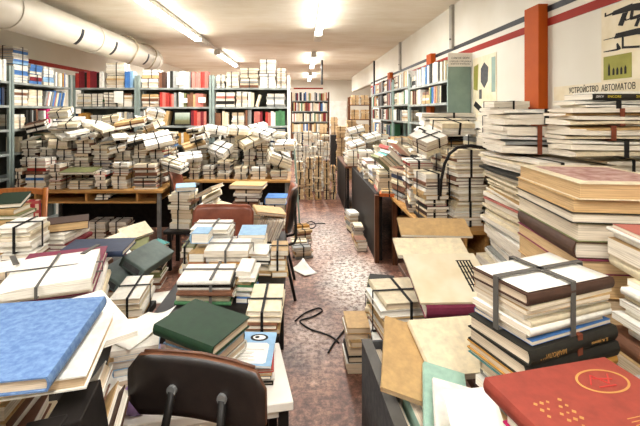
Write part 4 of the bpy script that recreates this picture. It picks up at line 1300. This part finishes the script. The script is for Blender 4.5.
# newspaper wall
NX = 1.36
column('aisle stack of the newspaper wall', 1.36, 2.42, RZ, 1.39, .33, .70, -.04, NEWS, 'news', hr=(.10, .15), desc='newspaper bundle', group='newspaper wall', cross=False, tr=(.018, .03), wd=.018)
column('wall stack of the newspaper wall', 1.70, 2.42, RZ, 1.40, .32, .66, .03, NEWS, 'news', hr=(.12, .18), desc='newspaper bundle', group='newspaper wall', cross=False, tr=(.018, .03), wd=.018)
up = [('newspaper bundle with a dark red strap over the newspaper wall', 1.40, 2.52, 1.405, .42, .40, .16, -6, 'strap_brown', NEWS), ('pale newspaper bundle above the dark red strap one', 1.42, 2.54, 1.575, .40, .36, .09, -4, 'strap', PALE),
      ('grey newspaper bundle with short dark strap, right of the dark red strap', 1.62, 2.17, 1.415, .50, .22, .085, 2, 'strap', ['white', 'grey', 'cream']),
      ('tan paper bundle with two torn wrappers, low in the wall-side pile', 1.63, 2.17, 1.505, .48, .22, .07, -2, 'strap_brown', ['tan', 'cream']),
      ('cream book bundle tied with a broad brown strap', 1.62, 2.17, 1.58, .50, .22, .085, 1, 'strap_brown', ['cream', 'cream', 'tan']),
      ('white magazine bundle with double dark straps on the newspaper wall', 1.66, 2.17, 1.67, .46, .22, .035, 0, 'strap', ['white'])]
for (lab, x, y, z, w_, d, h, rz, st, pl) in up:
    bundle(lab, x, y, z, w_, d, h, R(rz), pl, 'news', pl[0], straps=st, cross=False, wd=.026, group='bundles over the newspaper wall', tr=(.018, .03))
mz = loose('magazine', 'black magazine with yellow and white spine words on the wall-side pile', 1.66, 2.17, 1.708, .22, .34, .03, 'black', R(90), split=True, hard=False, cat='magazine', tone=.1)
text('ENCORE', .018, 'yellow_ink', mz, (-.1158, .06, .015), (R(90), 0, R(-90)))
text('ДИСК', .014, 'white_ink', mz, (-.1158, .135, .015), (R(90), 0, R(-90)))
text('ЭХО', .018, 'yellow_ink', mz, (-.1158, -.07, .015), (R(90), 0, R(-90)))
loose('magazine', 'red and white magazine under the black one with yellow words', 1.70, 2.2, 1.74, .2, .3, .012, 'white', R(84), split=False, hard=False, cat='magazine')

# strapped tower with a white cover sheet
dr_ = R(20)
dcorner = Vector((.588, 1.05))
dw, dd = .335, .20
dc = dcorner + Vector((math.cos(dr_) * dw / 2 - math.sin(dr_) * dd / 2, math.sin(dr_) * dw / 2 + math.cos(dr_) * dd / 2))
column('support pile under the strapped tower', dc.x, dc.y, RZ, .905, dw, dd, dr_, ['cream', 'tan', 'white', 'grey'], split=True, straps=None, hr=(.1, .16), desc='book pile')
lowb = bundle('bundle of thick black and yellow volumes under the strapped tower top', dc.x, dc.y, .908, dw + .015, dd + .01, 0, dr_, cols=['teal', 'ochre', 'black', 'black'], ts=(.012, .026, .042, .042), split=True, straps='strap_brown', wd=.018, jit=.002, cross=False, tone=.45, front=True, hard=True)
text('МАЙОЛИКА', .017, 'gold_ink', lowb, (-.09, -dd / 2 - .0145, .098), (R(90), R(180), 0))
text('Д. И. Иванов', .011, 'gold_ink', lowb, (.09, -dd / 2 - .0145, .098), (R(90), R(180), 0))
topb = bundle('strapped tower of folders under a dark brown book and white sheet', dc.x, dc.y, 1.033, dw, dd, 0, dr_, cols=['blue', 'cream', 'white', 'cream', 'white', 'tan', 'cream'], ts=(.012, .014, .018, .017, .018, .014, .012), split=True, straps=None, jit=.008, hard=False, tone=.3)
tb = book_obj('book', dd, dw, .03, 'dark brown', topb, (0, 0, .1065), (0, 0, math.pi / 2), hard=True, split=True, tone=.5)
strap(topb, dw, dd, .145, .018, 'strap_grey', True)
sh = sheet('paper_sheet', 'white lined cover sheet with a curling corner on the strapped tower', dc.x, dc.y, 1.1712, dw - .02, dd - .012, dr_, .0035)

# stack of brochures at the frame edge
def edge_stack(label, X, Y, z0, w_, d, rz, cols, ts, **kw):
    return bundle(label, X, Y, z0, w_, d, 0, R(rz), cols=cols, ts=ts, straps=None, split=True, cat='stack', name='book_stack', **kw)
edge_stack('stack of tan books beside the album stack at the frame edge', 1.15, 1.20, RZ, .26, .30, 4, ['tan', 'brown', 'tan', 'navy', 'tan', 'brown'], (.06, .06, .06, .05, .05, .05), tone=.6)
edge_stack('stack of white stapled brochures at the frame edge', 1.14, 1.17, .935, .22, .28, 4, ['white', 'cream'] * 5, [.022] * 8, hard=False, tone=0)
edge_stack('red and white magazines topping the brochure stack at the frame edge', 1.19, 1.24, 1.113, .28, .32, -6, ['cream', 'tan', 'white', 'white', 'rose'], (.04, .06, .022, .012, .014), hard=False)
edge_stack('stack with bent white pages and a halftone magazine in the lower corner', .95, .89, RZ, .26, .22, 12, ['tan', 'blue', 'white', 'cream', 'blue', 'white', 'grey', 'white'], (.09, .08, .06, .06, .04, .04, .04, .04), tone=.1)
sheet('paper_sheet', 'white page curling over the lower corner stack', .95, .89, 1.056, .22, .22, R(30), .045)

# red gilt album in the near corner
rz_ = R(13)
rcorner = Vector((.387, .85))
rw, rd = .315, .30
rc = rcorner + Vector((math.cos(rz_) * rw / 2 + math.sin(rz_) * rd / 2, math.sin(rz_) * rw / 2 - math.cos(rz_) * rd / 2))
edge_stack('stack of papers and books under the red gilt album', rc.x + .01, rc.y - .005, RZ, rw - .02, rd - .02, 13, ['cream', 'white', 'tan', 'white', 'cream', 'grey', 'white', 'pink'], (.07, .06, .06, .06, .06, .06, .04, .04), tone=.1)
ra = loose('album', 'large red album with gilt oval emblem in the near corner', rc.x, rc.y, 1.054, rw, rd, .032, 'red', rz_, tone=.2)
ra.color = (*lin('8c3c30'), .2)
em = MB()
o1 = [(.075 + .058 * math.cos(t), .085 + .036 * math.sin(t)) for t in [k * math.pi / 20 for k in range(40)]]
o2 = [(.075 + .053 * math.cos(t), .085 + .032 * math.sin(t)) for t in [k * math.pi / 20 for k in range(40)]]
for k in range(40):
    q = (k + 1) % 40
    em.prism([o1[k], o1[q], o2[q], o2[k]], .0321, .0326, axis='z')
em.build('emblem_rim', 'gold_ink', ra)
em = MB()
for (a, b) in (((.04, .08), (.065, .105)), ((.065, .105), (.08, .075)), ((.08, .075), (.105, .1)), ((.05, .07), (.09, .068)), ((.06, .095), (.1, .085))):
    em.tube([(a[0], a[1], .0322), (b[0], b[1], .0322)], .0018, 4)
em.build('gilt_emblem', 'red_ink', ra)
em = MB()
for k in range(5):
    for j in range(9):
        if random.random() < .75:
            x, y = -.115 + k * .014, .06 - j * .016
            q = random.uniform(.003, .005)
            em.prism([(x, y - q), (x + q, y), (x, y + q), (x - q, y)], .032, .0324, axis='z')
em.build('gilt_tracery', 'gold_ink', ra)
em = MB()
for k in range(3):
    em.box((.02 + .0, -.01 - k * .008, .032), (.14, -.0085 - k * .008, .0324))
em.build('gilt_lines', 'gold_ink', ra)
MB().prism([(.105, -.02), (.125, -.008), (.13, -.03), (.118, -.036)], .0322, .0327, axis='z').build('worn_spot', 'white_ink', ra)

# grey archive box with files
GR = R(4)
gb = empty('archive_box', (.36, .982, 0), GR)
GW = .165
MB().box((-.03, 0, 0), (.012, .86, .60)).build('side_panel', 'grey_board', gb)
MB().box((GW - .012, 0, 0), (GW, .86, .60)).build('side_panel', 'grey_board', gb)
MB().box((.012, .848, 0), (GW - .012, .86, .60)).build('end_panel', 'grey_board', gb)
MB().box((.012, 0, 0), (GW - .012, .012, .60)).build('end_panel', 'grey_board', gb)
MB().box((.012, .012, 0), (GW - .012, .848, .02)).build('bottom_panel', 'grey_board', gb)
MB().box((-.032, -.002, .6), (.014, .862, .606)).build('rim', 'strap_grey', gb)
tag(gb, 'grey upright archive box full of files beside the aisle', 'box')
GM = Matrix.Translation((.36, .982, 0)) @ Matrix.Rotation(GR, 4, 'Z')
for yk, (y0, cs) in enumerate(((.02, ['mint', 'mint', 'cream']), (.30, ['white', 'mint', 'tan']), (.58, ['black', 'white', 'cream']))):
    for i, c in enumerate(cs):
        o = book_obj('file_folder', .24, .46 + random.uniform(0, .06), .034, c, None, (0, 0, 0), (0, 0, 0), hard=False, split=False, tone=.4)
        mt = Matrix(((0, 0, 1, 0), (1, 0, 0, 0), (0, 1, 0, 0), (0, 0, 0, 1)))
        o.matrix_world = GM @ Matrix.Translation((.018 + i * .043, y0 + .13, .024 + .28 + random.uniform(-.01, .03))) @ mt
        tag(o, f'{c} file standing in the {["near", "middle", "far"][yk]} part of the archive box, {ORD[i]} from the aisle', 'file', 'files in the archive box')

# slanting covers between the archive box and the tower
for (lab, x, y, z, w_, d, t, c, rz, rx, ry, tn) in (
        ('tan folder with a faded stamp slanting over the archive box', .42, 1.56, .66, .22, .34, .02, 'tan', -10, 16, 14, .8),
        ('cream folder with three dots slanting in front of the maroon album', .60, 1.60, .72, .28, .25, .03, 'cream', 8, 20, 0, .2),
        ('mint green folder slanting below the cream folder', .475, 1.34, .66, .14, .26, .03, 'mint', -14, 12, 10, .1),
        ('white folder lying over the mint green one', .46, 1.20, .66, .13, .2, .02, 'white', -14, 10, 8, 0)):
    loose('folder', lab, x, y, z, w_, d, t, c, R(rz), R(rx), R(ry), True, False, tn, 'folder')
TL = R(22)
def slant(u, n): return (2.0 + u * math.cos(TL) - n * math.sin(TL), .762 + u * math.sin(TL) + n * math.cos(TL))
y, z = slant(-.02, 0)
loose('album', 'maroon album under the pale cover with barcode print', .735, y, z, .30, .36, .07, 'maroon', R(2) + math.pi / 2, 0, -TL, True, True, .1, settle=False)
y, z = slant(.0, .0725)
pc = empty('folder', (.72, y, z), R(2), TL)
MB().box((-.19, -.155, 0), (.19, .16, .012)).build('cover', 'cream', pc)
mb = MB()
for k in range(5): mb.box((.075 + k * .016, -.09, .012), (.075 + k * .016 + .009, .11, .0128))
for k in range(6): mb.box((.073, -.095 + k * .04, .012), (.15, -.090 + k * .04, .0128))
mb.build('printed_stripes', 'ink', pc)
tag(pc, 'pale cream cover with a black striped print, slanting above the maroon album', 'folder')
y, z = slant(.24, .045)
loose('folder', 'cream cover behind the striped print one, slightly higher', .70, y, z, .38, .14, .02, 'cream', R(0), TL, 0, True, False, .1, 'folder', settle=False)
y, z = slant(.41, .05)
loose('folder', 'tan cover with dark stamp, rearmost of the slanting covers', .77, y, z, .4, .16, .015, 'tan', R(-4), TL, 0, True, False, .1, 'folder', settle=False)
column('floor-standing support pile under the slanting covers', .50, 2.12, .004, .71, .26, .30, .05, ['tan', 'cream', 'brown', 'white'], hr=(.16, .22), straps='strap', split=True, desc='strapped book bundle')
column('desk support pile under the slanting covers', .80, 2.14, RZ, .72, .24, .3, .0, ['tan', 'cream', 'brown'], straps=None, desc='book pile')
# floor bundles by the aisle
bundle('tan-topped bundle on the aisle floor beside the archive box', .352, 2.62, .004, .15, .22, .29, R(2), cols=['black', 'white', 'black', 'cream', 'tan', 'white', 'tan'], ts=None, straps=None, split=True, tone=.6)
bundle('bundle with upright tan books and a black strap by the aisle', .535, 2.56, .004, .18, .26, .40, R(4), ['tan', 'cream', 'ochre'], 'book', 'cream', split=True, wd=.018, tone=.7)
bundle('black-topped book bundle on the floor by the aisle, beyond the strapped tan one', .62, 3.1, .004, .22, .26, .34, R(-12), ['tan', 'cream', 'olive', 'ochre'], 'book', 'black', split=True, straps=None)
bundle('strapped bundle of thin tan books on the floor past the archive box', .56, 2.84, .004, .22, .2, .36, R(-18), ['tan', 'cream', 'brown', 'olive'], 'book', 'grey', R(0), R(0), split=True, wd=.018)
# white papers with cords near the red album
sheet('paper_sheet', 'white paper under the grey cord beside the red gilt album', .435, 1.0, .868, .13, .22, R(-10), .012, rx=R(5))
edge_stack('white paper stack between the mint files and red gilt album', .44, 1.0, RZ, .13, .12, -8, ['mint', 'white', 'tan', 'mint', 'white', 'white'], [.043] * 6, tone=.1)

# ------------------------------------------------------------------ the far end of the aisle
Yc = 7.5
row('parcel wall', Yc, [(295, 304, 162), (304.5, 313.5, 158), (314, 322.5, 157), (323, 330.5, 160), (331, 337, 166)], .004, .26, 'parcels at the aisle end', pal=PARCEL, desc='brown parcel', tone=.8, hr=(.16, .22), cross=False, wd=.025)
row('white pile behind the parcel wall', 8.3, auto(294, 331, 5, 140, 150), .004, .3, 'white pile behind the parcels', pal=PALE, hr=(.3, .4))
row('rear pile before the distant bookcase', 9.6, auto(294, 330, 4, 131, 137), .004, .3, 'rear pile before the distant bookcase', pal=PALE, hr=(.4, .5))
o = MB().box((-.02, -.10, 0), (.0, .10, 1.25)).build('leaning_panel', 'panel', None, (-.035, 5.75, 0), (0, R(-4), 0)); tag(o, 'narrow pale green panel leaning at the aisle end of the heaped table', 'panel')
# brown parcels and a wooden rack far right
rk = empty('wooden_rack', (1.25, 10.9, 0))
for x in (0, .6):
    for y in (0, .28):
        MB().box((x, y, 0), (x + .04, y + .04, 2.06)).build('post', 'wood_dark', rk)
for z in (.1, .6, 1.05, 1.45, 1.85):
    MB().box((.0, 0, z - .025), (.64, .32, z)).build('shelf', 'wood_dark', rk)
tag(rk, 'dark wooden rack of brown parcels at the far end of the wall', 'rack')
for i, z in enumerate((.602, 1.052, 1.452, 1.852)):
    for j in range(2):
        bundle(f'brown parcel on the {ORD[i]} shelf up of the wooden rack, {["aisle", "wall"][j]} half', 1.43 + j * .275, 11.08, z + .002, .22, .22, .26, 0, PARCEL, group='parcels on the wooden rack', tone=.8, cross=False)
for i, (x, y, z1) in enumerate(((.95, 9.9, 1.3), (1.2, 9.95, 1.45), (.62, 12.2, 1.3), (.95, 12.2, 1.5))):
    column(f'{["aisle-side", "wall-side", "distant aisle", "distant wall"][i]} parcel stack at the end of the room', x, y, .004, z1, .24, .28, pal=PARCEL, tone=.8, desc='brown parcel', hr=(.22, .3), group='parcel stacks at the room end', cross=False)
cbx = empty('cabinet', (.98, 11.2, 0))
MB().box((-.2, 0, 0), (.2, .36, 1.0)).build('body', 'black_board', cbx, bevel=.005)
MB().box((-.18, -.012, .05), (.18, 0, .95)).build('door', 'black_board', cbx)
MB().box((.12, -.03, .5), (.14, -.012, .6)).build('handle', 'steel', cbx)
tag(cbx, 'small dark cabinet among brown parcels at the end of the aisle', 'cabinet')
dd_ = empty('door', (.98, YF - .03, 0))
dd_.name = 'door_1'
MB().box((0, 0, 0), (.8, .03, 2.05)).build('door_leaf', 'white_paint', dd_)
MB().box((-.07, -.01, 0), (0, .03, 2.12)).box((.8, -.01, 0), (.87, .03, 2.12)).box((0, -.01, 2.05), (.8, .03, 2.12)).build('door_frame', 'white_paint', dd_)
MB().tube([(.08, -.04, 1.0), (.2, -.04, 1.0)], .012).build('door_handle', 'steel', dd_)
struct(dd_)
# white notes stuck on the shelf edges
for i, (a, b_, Yq, w_, h_, lab) in enumerate(((118.5, 97, 6.08, .14, .18, 'white note hanging from the second shelf of the corner front bookcase'), (180, 81, 6.08, .1, .11, 'white note on the grey books of the middle back bookcase'),
                                               (202, 100, 6.08, .11, .08, 'white note at the right end of the middle back bookcase'), (184, 100.5, 6.08, .1, .07, 'white note on the red spines of the middle back bookcase'))):
    o = MB().box((0, 0, 0), (w_, .003, h_)).build('paper_note', 'paper', None, (WX(a, Yq) - w_ / 2, Yq, WZ(b_, Yq) - h_ / 2))
    tag(o, lab, 'note', 'notes on the bookcases')
def settle_all():
    from mathutils.bvhtree import BVHTree
    bpy.context.view_layer.update()
    def meshes(o): return ([o] if o.type == 'MESH' else []) + [c for c in o.children_recursive if c.type == 'MESH']
    info = {}
    def data(o):
        if o.name not in info:
            V, F = [], []
            for m in meshes(o):
                b = len(V); mw = m.matrix_world
                V += [mw @ v.co for v in m.data.vertices]
                F += [[b + k for k in p.vertices] for p in m.data.polygons]
            if not V: info[o.name] = None
            else:
                lo = [min(v[i] for v in V) for i in range(3)]; hi = [max(v[i] for v in V) for i in range(3)]
                info[o.name] = [V, F, lo, hi, None]
        return info[o.name]
    def tree(d):
        if d[4] is None: d[4] = BVHTree.FromPolygons(d[0], d[1])
        return d[4]
    tops = [o for o in bpy.data.objects if o.parent is None and o.type in ('MESH', 'EMPTY')]
    waiting = {o.name for o in DROP}
    rnd = random.Random(5)
    for o in DROP:
        waiting.discard(o.name)
        d = data(o)
        lo, hi = d[2], d[3]
        near = []
        for p in tops:
            if p is o or p.name in waiting: continue
            q = data(p)
            if q and q[2][0] < hi[0] + .1 and q[3][0] > lo[0] - .1 and q[2][1] < hi[1] + .1 and q[3][1] > lo[1] - .1 and q[3][2] > lo[2] - .35 and q[2][2] < hi[2] + .35: near.append(q)
        st = .006

        def find(dx, dy):
            def hit(dz):
                t = BVHTree.FromPolygons([v + Vector((dx, dy, dz)) for v in d[0]], d[1])
                return any(q[2][0] < hi[0] + dx and q[3][0] > lo[0] + dx and q[2][1] < hi[1] + dy and q[3][1] > lo[1] + dy and q[2][2] < hi[2] + dz and q[3][2] > lo[2] + dz
                           and t.overlap(tree(q)) for q in near)
            if hit(0):
                for k in range(1, 45):
                    if not hit(k * st): return k * st
                return None
            z = 0
            for k in range(1, 60):
                if lo[2] - k * st < .001 or hit(-k * st): break
                z = -k * st
            return z
        best = None
        for tr_ in range(9):
            dx, dy = (0, 0) if tr_ == 0 else (rnd.uniform(-.07, .07), rnd.uniform(-.07, .05))
            z = find(dx, dy)
            if z is not None and (best is None or abs(z) < abs(best[2])): best = (dx, dy, z)
            if best and best[2] < .09: break
        if best:
            v_ = Vector(best)
            o.location += v_
            d[0] = [v + v_ for v in d[0]]
            for q in range(3): d[2][q] += v_[q]; d[3][q] += v_[q]
            d[4] = None


settle_all()
print('UPRIGHT', NB, 'OBJECTS', len(bpy.data.objects))
